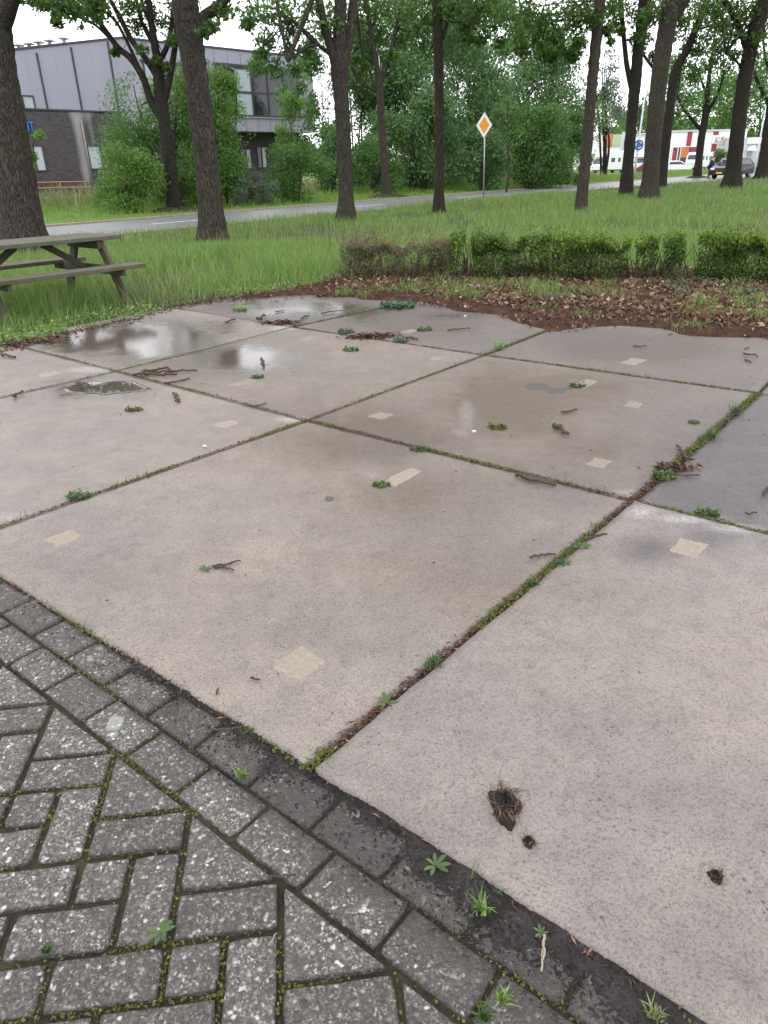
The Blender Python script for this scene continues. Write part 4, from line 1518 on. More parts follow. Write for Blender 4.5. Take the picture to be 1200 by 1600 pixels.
tree('avenue_tree', 'trunk splitting into three upright stems right of the grey building', (540, 346),
     [(541, 346, 30), (541, 310, 24), (539, 260, 22.5), (536, 200, 23), (533, 150, 24), (531, 110, 28), (530, 80, 24), (531, 40, 20), (532, 0, 20)],
     [[(527, 108, 16), (517, 75, 14), (506, 35, 13), (497, -6, 13)], [(537, 100, 17), (545, 65, 16), (550, 30, 15), (553, -6, 15)],
      [(521, 90, 6), (500, 72, 5.5), (482, 58, 5), (468, 40, 4)], [(519, 86, 5), (495, 70, 4.5), (470, 80, 4), (450, 96, 3)], [(500, 70, 3), (480, 50, 3), (455, 30, 2.5)]], 'bark', 'leafmid', 3.2, 8.2, 46, 56, .15,
     [(395, 14, 22), (425, 28, 22), (455, 50, 18), (415, 64, 14), (400, 104, 14), (432, 108, 16), (460, 112, 12), (475, 28, 24), (446, 12, 22), (500, 14, 22), (480, 78, 12), (520, 40, 18), (408, 86, 10), (450, 80, 12), (386, 36, 10), (470, 140, 9, .6)], sides=20, dys=[-.3, .3, -.8, -1.2, -.6], lift=.38)
tree('avenue_tree', 'thin trunk with a low left branch beyond the road in front of the woodland', (604, 309),
     [(605, 309, 14), (602, 270, 12.5), (598, 220, 12), (595, 170, 11.5), (593, 130, 12), (589, 105, 8), (581, 60, 7.5), (572, 0, 7)],
     [[(592, 143, 6), (578, 137, 5.5), (562, 128, 5), (551, 108, 4.5), (546, 92, 3.5)], [(595, 128, 8), (605, 100, 7.5), (613, 72, 6.5), (621, 35, 6), (632, -6, 5)], [(584, 138, 4), (578, 112, 3.5), (568, 95, 3)], [(616, 55, 4), (632, 28, 3.5), (640, 10, 3), (650, -5, 2.5)]], 'bark', 'leafdark', 3.6, 11.0, 46, 46, .2,
     [(566, 34, 18), (578, 72, 14), (555, 92, 9), (600, 62, 15), (612, 88, 11), (560, 64, 14), (625, 66, 10), (592, 24, 18), (640, 14, 15), (555, 14, 15), (570, 104, 8), (548, 44, 16), (628, 34, 16), (570, 12, 22), (610, 10, 22), (640, 50, 12), (590, 50, 14), (560, 115, 10)], soil=True)
tree('avenue_tree', 'straight mossy pole-like trunk left of the diamond sign', (686, 331),
     [(686, 331, 19), (686, 300, 15.5), (687, 240, 15), (686, 180, 14.5), (686, 130, 14.5), (685, 85, 15.5), (684, 40, 15), (683, 0, 15)],
     [[(692, 60, 6), (700, 30, 5), (712, 4, 4)]], 'barkmoss', 'leafdark', 3.2, 8.6, 46, 56, .15,
     [(662, 8, 18), (665, 30, 10), (716, 12, 20), (738, 28, 15), (755, 14, 20), (770, 44, 13), (726, 45, 8), (790, 20, 22), (752, 62, 10), (745, 8, 24), (700, 14, 18), (775, 12, 26), (730, 60, 10), (640, 20, 22), (655, 45, 12), (808, 48, 18), (780, 66, 8)], sides=18)
tree('avenue_tree', 'slim pale trunk leaning right, nearest one right of the diamond sign', (907, 333),
     [(907, 333, 19), (910, 300, 17.5), (916, 240, 17), (921, 180, 16.5), (926, 120, 16.5), (932, 60, 17), (938, 0, 17)], [], 'bark', 'leafdark', 3.2, 8.4, 46, 56, .15,
     [(822, 16, 24), (850, 32, 24), (880, 18, 24), (838, 60, 17), (868, 66, 14), (900, 38, 18), (815, 78, 10), (790, 30, 26), (835, 35, 28), (865, 40, 26), (895, 12, 24), (925, 30, 16), (810, 60, 14), (850, 78, 12), (890, 84, 12), (905, 68, 10), (948, 48, 8), (958, 18, 14), (862, 90, 6), (912, 12, 16), (896, 92, 6), (953, 66, 5)], sides=18)
tree('avenue_tree', 'dark trunk forking into a slim left stem, beside the leaning pair', (978, 307),
     [(978, 307, 20), (981, 260, 17), (986, 200, 16), (990, 155, 17), (993, 128, 18), (997, 80, 17), (1003, 40, 18), (1008, 0, 20)],
     [[(988, 140, 10), (980, 105, 8), (976, 70, 7.5), (972, 30, 7), (968, -6, 7)]], 'barkdark', 'leafdark', 3.2, 9.8, 46, 50, .17,
     [(985, 22, 18), (955, 8, 16), (975, 8, 18), (1005, 30, 12), (960, 40, 10), (992, 60, 8), (970, 48, 6), (1015, 16, 16)])
tree('avenue_tree', 'thick grey trunk leaning right in front of a dark forked one', (1013, 312),
     [(1013, 312, 29), (1016, 280, 25.5), (1021, 220, 24.5), (1026, 160, 25), (1032, 110, 25), (1039, 60, 26), (1047, 20, 30), (1053, 0, 30)],
     [[(1045, 45, 12), (1062, 20, 10), (1078, -6, 9)]], 'bark', 'leafdark', 3.2, 9.4, 46, 50, .17,
     [(1030, 14, 18), (1070, 10, 22), (1015, 30, 14), (1050, 10, 18), (1010, 60, 9, .6), (1022, 88, 8, .6)], sides=20)
tree('avenue_tree', 'dark trunk with a long right fork half hidden by the thick grey leaning trunk', (1031, 292),
     [(1031, 292, 17), (1037, 250, 14.5), (1043, 200, 13.5), (1049, 150, 14), (1053, 120, 14), (1060, 100, 12), (1072, 80, 11.5), (1085, 50, 11), (1097, 20, 10), (1106, -5, 10)],
     [[(1030, 118, 5), (1020, 105, 5), (1006, 86, 4.5), (994, 62, 4)], [(1092, 46, 4), (1110, 40, 3.5), (1130, 32, 3)]], 'barkdark', 'leafdark', 4.2, 13.2, 50, 50, .26,
     [(1092, 24, 22), (1112, 52, 20), (1080, 72, 12), (1120, 20, 22), (1062, 40, 10), (1095, 80, 12), (1000, 78, 10), (1130, 48, 16), (1075, 30, 22), (1050, 60, 12), (1070, 100, 14), (1105, 70, 18), (1085, 120, 12)])
tree('avenue_tree', 'small far tree with a rounded crown in front of the white shop', (1089, 278),
     [(1089, 278, 12), (1092, 250, 11), (1096, 215, 11), (1100, 195, 11), (1104, 160, 9), (1108, 120, 6), (1112, 90, 4)],
     [[(1097, 205, 6), (1084, 190, 5), (1068, 170, 4), (1058, 150, 3)], [(1102, 185, 7), (1112, 165, 5), (1124, 140, 4), (1132, 110, 3)], [(1104, 150, 4), (1094, 120, 3), (1086, 100, 2.5)]], 'barkdark', 'leafmid', 4, 19.5, 20, 36, .40,
     [(1062, 150, 17), (1080, 128, 20), (1100, 110, 22), (1122, 130, 20), (1072, 168, 13), (1134, 150, 16), (1108, 148, 16), (1092, 170, 10), (1120, 165, 12), (1060, 122, 14), (1140, 116, 16), (1084, 100, 16), (1126, 96, 16), (1052, 178, 9), (1068, 190, 8)], soil=True, spray_per=70, sides=12)
tree('avenue_tree', 'dark trunk leaning right that hides the middle of the dark car', (1141, 298),
     [(1142, 298, 29), (1145, 270, 24), (1151, 220, 22), (1158, 160, 21), (1166, 110, 21), (1174, 70, 22), (1184, 35, 23), (1195, 0, 24)],
     [[(1167, 85, 9), (1160, 55, 9), (1148, 28, 9), (1130, -4, 9)], [(1160, 110, 4), (1148, 92, 3.5), (1134, 84, 3)]], 'barkdark', 'leafdark', 3.4, 11.4, 50, 50, .2,
     [(1130, 22, 22), (1152, 52, 16), (1122, 78, 14), (1175, 22, 18), (1140, 104, 12), (1186, 60, 12), (1110, 8, 20), (1146, 86, 10), (1160, 20, 18), (1120, 30, 26), (1100, 12, 24), (1150, 10, 26), (1190, 10, 24), (1185, 85, 16), (1135, 60, 20), (1112, 100, 14), (1165, 120, 10)])
tree('avenue_tree', 'trunk cut by the right edge of the photo beyond the dark car', (1190, 278),
     [(1189, 278, 17), (1193, 250, 15), (1199, 210, 14), (1206, 160, 14), (1213, 100, 13), (1222, 40, 12), (1228, 0, 12)],
     [[(1200, 160, 7), (1188, 138, 6), (1178, 112, 5), (1172, 90, 4)], [(1207, 130, 5), (1196, 90, 4), (1192, 60, 3)]], 'barkdark', 'leafmid', 5, 17.5, 40, 44, .34,
     [(1190, 140, 18), (1180, 110, 16), (1195, 90, 18), (1188, 170, 12), (1170, 86, 12), (1196, 120, 18), (1196, 50, 22), (1192, 20, 22), (1180, 60, 18), (1165, 40, 18), (1184, 150, 14), (1176, 30, 22)], spray_per=60)


# ---- individually grown background trees and shrubs
def bush(name, label, x, ytop, ybot, wpx, Y, leaf, n, lsize, bark='barkgrey', group=None, cat=None, stems=3, droop=.4, holes=.40, squash=1.0, aspect=.46, seed=0, lobes=16, low=.06, trunk_r=.07, scale=1.0):
    """crown spans photo rows ytop..ybot at distance Y; separate lobes with gaps"""
    rng = np.random.default_rng(seed + 100)
    mid = at(x, (ytop + ybot) / 2, Y)
    s = pxm(mid)
    Wd = wpx / s
    zt = at(x, ytop, Y)[2]
    base = np.array([mid[0], Y, float(terrain(mid[0], Y))])
    xb = at(x, ybot, Y)
    base[0] = xb[0]
    H_ = zt - base[2]
    root = empty(name, base, label, cat or ('tree' if H_ > 5 else 'shrub'), group)
    top = np.array([mid[0] + (mid[0] - xb[0]), Y, zt])
    mb = MB()
    cs, rs = [], []
    for i in range(lobes):
        t = low + (1 - low) * (i + .5) / lobes
        prof = (math.sin(math.pi * min(1, (t * .70 + .14))) ** .75)
        a = rng.uniform(0, 6.28)
        rad = Wd / 2 * prof * rng.uniform(.35, .92)
        c = base + (top - base) * t + np.array([math.cos(a) * rad, math.sin(a) * rad * .8, rng.normal(0, H_ * .03)])
        r = Wd * rng.uniform(.16, .27) * (.7 + .5 * prof)
        cs.append(c)
        rs.append(min(r, H_ * .3))
    for st_ in range(stems):
        off = np.array([rng.normal(0, .12 * Wd * (stems > 1) * .4), rng.normal(0, .1), 0])
        pts = [base + off + [0, 0, -.1]]
        for t in (.3, .6, .92):
            pts.append(base + (top - base) * t + off * (1 + 3 * t) + rng.normal(0, .02 * H_, 3) * [1, 1, 0])
        mb.tube(smooth_path(pts, [1] * 4, 3)[0], np.interp(np.linspace(0, 1, 10), [0, 1], [trunk_r, trunk_r * .2]), 8, False, .05)
        for i in range(st_, lobes, stems):
            t = max(.05, min(.85, (cs[i][2] - base[2]) / H_ - .15))
            branch(mb, base + (top - base) * t + off * (1 + 3 * t), cs[i], trunk_r * .4, .012)
    mb.build('trunk' if H_ > 5 else 'stem', M[bark], root, None, True)
    n, lsize = int(n * 1.5), lsize * .80
    wts = np.array(rs) ** 2
    per = np.maximum(8, (n * wts / wts.sum()).astype(int))
    P = blob_points(cs, rs, per, .85 * squash, rng, shell=.25)
    kn = vnoise(np.column_stack([P[:, 0] + P[:, 1] * .6, P[:, 2]]), 1.1 * scale * 6 / max(3, Wd), seed + 5) + rng.normal(0, .16, len(P))
    P = P[kn > holes]
    P[:, 2] = np.maximum(P[:, 2], base[2] + .03)
    V = leaf_quads(P, lsize, droop, .1, aspect, rng)
    link_mesh('crown' if H_ > 5 else 'foliage', leaf_mesh('crown', V), M[leaf], root)
    return root


GW = 'trees of the woodland behind the road'
bush('shrub', 'tall bushy green shrub between the two forked trunks in front of the grey building', 270, 112, 298, 190, 33.5, 'leafbright', 21000, .16, stems=4, seed=1, lobes=24, group='shrubs in front of the grey building', cat='shrub', holes=.36)
bush('shrub', 'light feathery tall shrub right behind the thick forked trunk', 348, 100, 296, 104, 34.5, 'leaflight', 13000, .14, stems=3, seed=2, lobes=18, group='shrubs in front of the grey building', cat='shrub', holes=.34)
bush('shrub', 'low bright yellow-green shrub at the end of the pine picnic table', 196, 238, 318, 120, 29.5, 'leaflight', 7500, .13, stems=5, seed=3, lobes=16, trunk_r=.03, group='shrubs in front of the grey building', holes=.32)
bush('shrub', 'loose light green branches beside the thickest trunk under the blue letters', 52, 206, 300, 46, 32, 'leaflight', 900, .15, stems=2, seed=4, lobes=7, trunk_r=.03, group='shrubs in front of the grey building', cat='shrub', holes=.40)
bush('shrub', 'young pale yellow-green tree in front of the dark window band', 458, 132, 285, 62, 37, 'leaflight', 3000, .17, stems=1, seed=5, lobes=14, trunk_r=.05, group='shrubs in front of the grey building', cat='young tree', holes=.42)
bush('shrub', 'rounded blue-green shrub below the young pale tree', 462, 232, 302, 104, 36, 'leafmid', 6000, .15, stems=4, seed=6, lobes=14, trunk_r=.03, group='shrubs in front of the grey building', holes=.34)
bush('shrub', 'low hedge-like growth with brownish tops below the ground floor windows', 392, 276, 306, 120, 34, 'leafgrey', 3800, .12, stems=6, seed=7, lobes=14, trunk_r=.02, group='shrubs in front of the grey building', holes=.3)
bush('shrub', 'dark shrub behind the slender tree trunk with the soil mound', 285, 270, 312, 60, 31.5, 'leafdark', 2200, .13, stems=3, seed=8, lobes=8, trunk_r=.02, group='shrubs in front of the grey building', holes=.3)
bush('woodland_tree', 'open light crown rising right of the grey building', 505, 40, 285, 110, 58, 'leafmid', 9500, .30, seed=10, stems=2, lobes=22, group=GW, holes=.46)
bush('woodland_tree', 'blue-green tree filling the gap between the three-stemmed trunk and the thin one', 562, 30, 300, 116, 50, 'leafcool', 15000, .26, seed=11, stems=3, lobes=22, group=GW, holes=.40)
bush('woodland_tree', 'tallest cool green drooping tree behind the mossy pole-like trunk', 668, -45, 296, 168, 52, 'leafcool', 24000, .27, seed=12, stems=3, lobes=32, group=GW, droop=.8, holes=.31)
bush('woodland_tree', 'cool green drooping tree directly left of the diamond sign', 735, -50, 292, 140, 57, 'leafcool', 21000, .29, seed=13, stems=3, lobes=30, group=GW, droop=.8, holes=.31)
bush('woodland_tree', 'tall grey-green tree with a rounded top right of the diamond sign', 842, 58, 285, 180, 68, 'leafcool', 23000, .33, seed=14, stems=2, lobes=32, group=GW, droop=.6, holes=.38, trunk_r=.14)
bush('woodland_tree', 'light green tree high behind the sapling', 790, -30, 285, 110, 74, 'leafmid', 15000, .36, seed=15, stems=2, lobes=24, group=GW, holes=.40)
bush('woodland_tree', 'tall light green tree top behind the thin trunk with the low branch', 610, -50, 290, 140, 70, 'leafmid', 11000, .34, seed=40, stems=2, lobes=28, group=GW, holes=.38)
bush('woodland_tree', 'dark dense tree low behind the sign pole', 640, 150, 296, 130, 47.5, 'leafcool', 15000, .24, seed=16, stems=4, lobes=22, group=GW, droop=.7, holes=.34)
bush('shrub', 'bright green bushy willow mass right of the sapling', 832, 172, 290, 118, 50, 'leafmid', 12000, .22, seed=17, stems=5, lobes=24, group='willow shrubs at the woodland edge', holes=.33, cat='shrub')
bush('shrub', 'dark green willow mass left of the slim leaning trunk', 882, 178, 290, 84, 56, 'leafmid', 10000, .24, seed=18, stems=5, lobes=20, group='willow shrubs at the woodland edge', holes=.33, cat='shrub')
bush('shrub', 'dark green shrub below the drooping trees by the sign pole', 752, 205, 296, 80, 47, 'leafcool', 6500, .21, seed=19, stems=4, lobes=16, group='willow shrubs at the woodland edge', holes=.34, cat='shrub')
bush('shrub', 'green shrub under the open crown behind the three-stemmed trunk', 520, 190, 298, 74, 44, 'leafcool', 6500, .20, seed=20, stems=4, lobes=16, group='willow shrubs at the woodland edge', holes=.35, cat='shrub')
bush('shrub', 'small light green shrub at the left end of the white campervan', 912, 205, 272, 26, 78, 'leaflight', 3000, .28, seed=21, stems=3, lobes=10, group='willow shrubs at the woodland edge', holes=.36, cat='shrub')
bush('shrub', 'low green shrub at the left of the woodland behind the low branch', 585, 230, 300, 80, 44, 'leafmid', 5000, .2, seed=22, stems=4, lobes=14, group='willow shrubs at the woodland edge', holes=.34)
bush('woodland_tree', 'sparse grey-green birch with thin dark stems before the campervan', 944, 84, 273, 62, 88, 'leafgrey', 2600, .34, 'barkdark', seed=23, stems=4, lobes=18, group=GW, holes=.46, trunk_r=.16, low=.42, droop=.8)
GB = 'trees behind the white shops'
bush('backdrop_tree', 'green tree behind the forked trunks left of the shop', 1050, 92, 262, 90, 165, 'leafmid', 5200, .75, seed=30, stems=1, lobes=18, group=GB, trunk_r=.3, low=.2)
bush('backdrop_tree', 'bright green tree just above the shop sign', 1128, 108, 258, 110, 168, 'leaflight', 6200, .75, seed=31, stems=1, lobes=20, group=GB, trunk_r=.3, low=.2)
bush('backdrop_tree', 'green tree above the low shop wing at the right edge', 1190, 96, 258, 110, 160, 'leafmid', 6200, .75, seed=32, stems=1, lobes=20, group=GB, trunk_r=.3, low=.2)
bush('backdrop_tree', 'low dark tree behind the pale green shop panel', 1000, 150, 262, 60, 170, 'leafmid', 3800, .75, seed=33, stems=1, lobes=14, group=GB, trunk_r=.3, low=.2)
bush('backdrop_tree', 'hazy tree top rising between the birch and the forked dark trunk', 960, 168, 262, 60, 180, 'leafgrey', 2600, .8, seed=34, stems=1, lobes=12, group=GB, trunk_r=.3, low=.2)
bush('shrub', 'green bush behind the bonnet of the dark car', 1128, 236, 268, 34, 92, 'leafmid', 1500, .3, seed=35, stems=3, lobes=8, cat='shrub', holes=.3)
# sapling beside the sign
bush('sapling', 'slender young tree with a sparse crown right of the diamond sign', 790, 148, 299, 48, 44, 'leafmid', 700, .2, 'bark', seed=36, stems=1, lobes=12, low=.35, cat='sapling', trunk_r=.06, holes=.46)
# far tree line closing the horizon
n = 26000
ang = RN.uniform(-.62, .62, n)
dd = RN.uniform(260, 330, n)
zz = RN.random(n) ** .8 * (12 + 5 * np.sin(ang * 23) + 3 * np.sin(ang * 61 + 1))
P = np.column_stack([np.sin(ang) * dd, np.cos(ang) * dd, np.maximum(.3, zz)])
tag(link_mesh('far_wood', leaf_mesh('far_wood', leaf_quads(P, 1.9, .2)), M['leafmid'], None, (0, 290, 0)), 'distant line of trees closing the horizon', 'wood', None, 'stuff')

# ------------------------------------------------------------------ picnic tables
def picnic_table(name, label, c, ang, L, wood, beam, gz=0.0, Wt=.76, seat_out=.80, group=None):
    t = np.array([math.cos(ang), math.sin(ang), 0])
    w_ = np.array([-math.sin(ang), math.cos(ang), 0])
    z = np.array([0, 0, 1.])
    c = np.array([c[0], c[1], gz])
    root = empty(name, c, label, 'picnic table', group)
    A = [t, w_, z]
    mb = MB()
    n = 5
    pw = Wt / n
    for i in range(n):
        mb.box(c + w_ * (-Wt / 2 + pw * (i + .5)) + z * (.735 + random.uniform(-.002, .002)) + t * random.uniform(-.012, .012), (L, pw - .008, .045), A, .006)
    mb.build('tabletop', wood, root)
    for sd in (-1, 1):
        mb = MB()
        for q_ in (0, 1):
            mb.box(c + w_ * sd * (seat_out - .065 - q_ * .135) + z * (.435 + random.uniform(-.002, .002)) + t * random.uniform(-.015, .015), (L, .125, .045), A, .006)
        mb.build('seat', wood, root)
    for e in (-1, 1):
        x = t * e * (L / 2 - .30)
        mb = MB().box(c + x + z * .39, (.045, 2 * seat_out - .06, .10), A, .004)
        mb.build('seat_beam', beam, root)
        mb = MB().box(c + x + z * .665, (.045, Wt - .06, .09), A, .004)
        mb.build('top_beam', beam, root)
        for sd in (-1, 1):
            p, q_ = c + x + t * e * .048 + w_ * sd * .70 - z * .05, c + x + t * e * .048 + w_ * sd * .26 + z * .705
            d = (q_ - p) / np.linalg.norm(q_ - p)
            mb = MB().box((p + q_) / 2, (.045, .11, np.linalg.norm(q_ - p)), [t, np.cross(d, t), d], .004)
            mb.build('leg', beam, root)
        p, q_ = c + x - t * e * .03 + z * .40, c + t * e * .16 + z * .70
        d = (q_ - p) / np.linalg.norm(q_ - p)
        MB().box((p + q_) / 2, (.07, .045, np.linalg.norm(q_ - p)), [np.cross(w_, d), w_, d], .004).build('brace', beam, root)
    return root


picnic_table('picnic_table', 'weathered grey picnic table standing in the grass at the left edge', (-3.99, 8.63), R(51), 1.95, M['wood'], M['wooddark'], -.02)

# ------------------------------------------------------------------ priority sign
sb = g(755.5, 314)
root = empty('priority_sign', sb, 'yellow and white diamond priority road sign on a thin grey pole', 'road sign')
top = at(757.5, 215, sb[1])
MB().tube([sb + [0, 0, -.2], at(758, 180, sb[1]) + [0, .04, 0]], .030, 10).build('pole', M['galv'], root, None, True)
cz = at(756.5, 195.5, sb[1])
hd = .455
dirx = unit(np.array([1, -.12, 0]))
def diamond(h, off, th, rnd=.06):
    ring = []
    cs = [(h, 0), (0, h), (-h, 0), (0, -h)]
    for i, (a, b_) in enumerate(cs):
        for t in np.linspace(-1, 1, 5):
            pa, pb = cs[i - 1], cs[(i + 1) % 4]
            e = rnd * h
            if t < 0:
                q_ = (a + (pa[0] - a) * rnd * -t, b_ + (pa[1] - b_) * rnd * -t)
            else:
                q_ = (a + (pb[0] - a) * rnd * t, b_ + (pb[1] - b_) * rnd * t)
            ring.append(cz + dirx * q_[0] * .70 + np.array([0, 0, q_[1]]) + np.array([0, off, 0]))
    return MB().prism(ring, (0, th, 0))
diamond(hd * 1.05, -.010, .02).build('white_plate', M['signwhite'], root)
diamond(hd * .68, -.0145, .004).build('yellow_field', M['signorange'], root)
for dz in (-.2, .2):
    MB().box(cz + [0, .022, dz], (.12, .04, .05)).build('clamp', M['galv'], root)

# ------------------------------------------------------------------ street lamps
def street_lamp(label, xb, yb, xt, yt, Y, arm, head_dx, w_=.11, signs=()):
    b_ = at(xb, yb, Y)
    b_[2] = max(-.03, float(terrain(b_[0], Y)))
    t = at(xt, yt, Y)
    root = empty('street_lamp', b_, label, 'street lamp', 'street lamps along the road')
    MB().tube([b_ - [0, 0, .2], b_ + (t - b_) * .25, t], [w_, w_ * .8, w_ * .5], 10).build('pole', M['lamp'], root, None, True)
    e = t + np.array([arm, -.2, .10])
    MB().tube([t - [0, 0, .05], t + (e - t) * .5 + [0, 0, .05], e], w_ * .4, 8).build('arm', M['lamp'], root, None, True)
    mb = MB()
    c = e + np.array([head_dx * .5, 0, .02])
    prof = []
    for th in np.linspace(0, 2 * math.pi, 16, endpoint=False):
        prof.append(c + np.array([math.cos(th) * abs(head_dx) * .55, math.sin(th) * .17, -.03]))
    mb.prism(prof, (0, 0, .11))
    mb.build('lamp_head', M['lamp'], root)
    return root, b_, t


street_lamp('street lamp whose flat head shows beside the thin trunk with the low branch', 604, 309, 592, 84, 44, -.2, .95, .05)
street_lamp('street lamp whose head shows low at the left of the three-stemmed trunk', 534, 292, 535, 173, 75, -.3, -1.4, .12)
lr, lb, lt = street_lamp('pale street lamp carrying a round blue sign, left of the leaning pair of trunks', 990, 281, 1008, 147, 80, 1.0, 1.1, .13)
street_lamp('pale street lamp near the right edge beyond the dark car', 1178, 268, 1197, 166, 96, 1.0, 1.1, .13)
# its sign and the banner are fixed to the pole but are things of their own kind
p = lb + (lt - lb) * .40
sr = empty('blue_sign', p, 'round blue traffic sign with a white symbol on the lamp pole', 'road sign')
ring = [p + np.array([math.cos(a) * .48, -.16, math.sin(a) * .48]) for a in np.linspace(0, 2 * math.pi, 28, endpoint=False)]
MB().prism(ring, (0, .03, 0)).build('disc', M['signblue'], sr)
for a0 in (0.3, 2.4, 4.5):
    pts = [p + np.array([math.cos(a) * .28, -.165, math.sin(a) * .28]) for a in np.linspace(a0, a0 + 1.35, 7)]
    mb = MB().tube(pts, [.05] * 6 + [.015], 6)
    mb.build('white_arrow', M['signwhite'], sr)
MB().box(p + [0, -.09, 0], (.10, .16, .10)).build('clamp', M['galv'], sr)

# ------------------------------------------------------------------ grey hall on the left
HP0 = at(195, 62, 55.0)
HP0[2] = 0
HT = np.array([.72, .694, 0])
HN = np.array([.694, -.72, 0])
Z3 = np.array([0, 0, 1.])


def W(px, py, off=0.0):
    d = ray(px, py)
    o = HP0 + HN * off
    t = ((o - CC) @ HN) / (d @ HN)
    q_ = CC + t * d
    return float((q_ - HP0) @ HT), float(q_[2])


def hw(s, z, off):
    return HP0 + HT * s + HN * off + Z3 * z


HA = [HT, HN, Z3]


def wbox(s0, s1, z0, z1, o0, o1, bev=0):
    return MB().box(hw((s0 + s1) / 2, (z0 + z1) / 2, (o0 + o1) / 2), (abs(s1 - s0), abs(o1 - o0), abs(z1 - z0)), HA, bev)


def wrect(x0, y0, x1, y1, off):
    a, b_, c, d = W(x0, y0, off), W(x1, y1, off), W(x0, y1, off), W(x1, y0, off)
    return min((a[0] + c[0]) / 2, (b_[0] + d[0]) / 2), max((a[0] + c[0]) / 2, (b_[0] + d[0]) / 2), (c[1] + b_[1]) / 2, (a[1] + d[1]) / 2


hall = empty('grey_hall', hw(0, .6, 0), 'lilac grey business hall with dark brick front and a band of dark windows', 'building')
sL = -22.0
sC = W(192, 60)[0]
sE = W(487, 92)[0]
zP = W(192, 60)[1]
zE = (zP + W(487, 92)[1]) / 2
zlo = W(20, 88)[1]
slope = (zP - zlo) / (sC - W(20, 88)[0])
# sloped-roof hall
poly = [hw(sL, .2, 0), hw(sC, .2, 0), hw(sC, zP, 0), hw(sL, max(5.6, zP + slope * (sL - sC)), 0)]
MB().prism(poly, -HN * 12).build('wall', M['clad'], hall)
def topz(s): return max(5.6, zP + slope * (s - sC))
MB().prism([hw(sL - .1, topz(sL), .06), hw(sC, topz(sC), .06), hw(sC, topz(sC) + .12, .06), hw(sL - .1, topz(sL) + .12, .06)], -HN * 12.2).build('roof_trim', M['trim'], hall)
zfas = W(430, 206)[1]
# office wing: upper storey box
wbox(sC + .004, sE, zfas, zE, -12, -.002).build('wall', M['clad'], hall)
wbox(sC, sE + .05, zE, zE + .12, -12.1, .06).build('roof_trim', M['trim'], hall)
wbox(sC + .01, sE - .3, .2, zfas - .003, -12, -1.8).build('wall', M['brick'], hall)
# vertical panel joints of the office wing
for i in range(1, 14):
    s = sC + (sE - sC) * i / 14
    wbox(s - .012, s + .012, zfas + .01, zE - .01, -.004, .004).build('panel_joint', M['trim'], hall)
# drain seams on the sloped hall
for x, y in ((57.5, 86), (110.8, 76), (168.3, 68)):
    s = W(x, y)[0]
    wbox(s - .05, s + .05, 3.2, topz(s) - .02, .002, .07).build('rain_seam', M['trim'], hall)
for x, y in ((40, 95), (85, 85), (140, 75), (178, 70)):
    s = W(x, y)[0]
    wbox(s - .008, s + .008, 3.2, topz(s) - .02, .001, .006).build('panel_joint', M['cladb'], hall)


def window(s0, s1, z0, z1, off, pane, frame=.05, parts=(1, 1), pane_mats=None):
    f = MB()
    cx, cy = parts
    for i in range(cx + 1):
        s = s0 + (s1 - s0) * i / cx
        f.box(hw(s, (z0 + z1) / 2, off + .03), (frame, .06, z1 - z0 + frame), HA)
    for j in range(cy + 1):
        z = z0 + (z1 - z0) * j / cy
        for i in range(cx):
            sa, sb_ = s0 + (s1 - s0) * i / cx + frame / 2, s0 + (s1 - s0) * (i + 1) / cx - frame / 2
            f.box(hw((sa + sb_) / 2, z, off + .028), (sb_ - sa, .056, frame), HA)
    fo = f.build('window', M['trim'], hall)
    for i in range(cx):
        for j in range(cy):
            sa, sb_ = s0 + (s1 - s0) * i / cx + frame / 2, s0 + (s1 - s0) * (i + 1) / cx - frame / 2
            za, zb = z0 + (z1 - z0) * j / cy + frame / 2, z0 + (z1 - z0) * (j + 1) / cy - frame / 2
            mm = pane_mats[i] if pane_mats else pane
            MB().box(hw((sa + sb_) / 2, (za + zb) / 2, off + .008), (sb_ - sa, .012, zb - za), HA).build('pane', mm, fo)
    return fo


s0, s1, z0, z1 = wrect(341, 109, 466, 182, 0)
window(s0, s1, z0, z1, .012, M['glassdark'], .14, (5, 2), [M['glassdark'], M['glasslight'], M['glassdark'], M['glassdark'], M['glassdark']])
wbox(s0 - .2, s1 + .2, z1 + .06, z1 + .22, .001, .10).build('window_shade', M['trim'], hall)
wbox(s0 - .1, s1 + .1, z0 - .12, z0 - .05, .001, .10).build('window_sill', M['clad'], hall)
s0, s1, z0, z1 = wrect(226, 101, 291, 135, 0)
window(s0, s1, z0, z1, .012, M['glasslight'], .10, (4, 1), [M['glasslight'], M['glassdark'], M['glasslight'], M['glasslight']])
wbox(s0 - .2, s1 + .2, z1 + .06, z1 + .18, .001, .10).build('window_shade', M['trim'], hall)
s0, s1, z0, z1 = wrect(36, 150, 53, 170, 0)
window(s0, s1, z0, z1, .012, M['glasslight'], .08)
for r_ in ((377, 233, 392, 263), (402, 230, 416, 262)):
    s0, s1, z0, z1 = wrect(*r_, -1.8)
    window(s0, s1, z0, z1, -1.785, M['glassdark'], .07, (2, 1), [M['glassdark'], M['glasslight']])
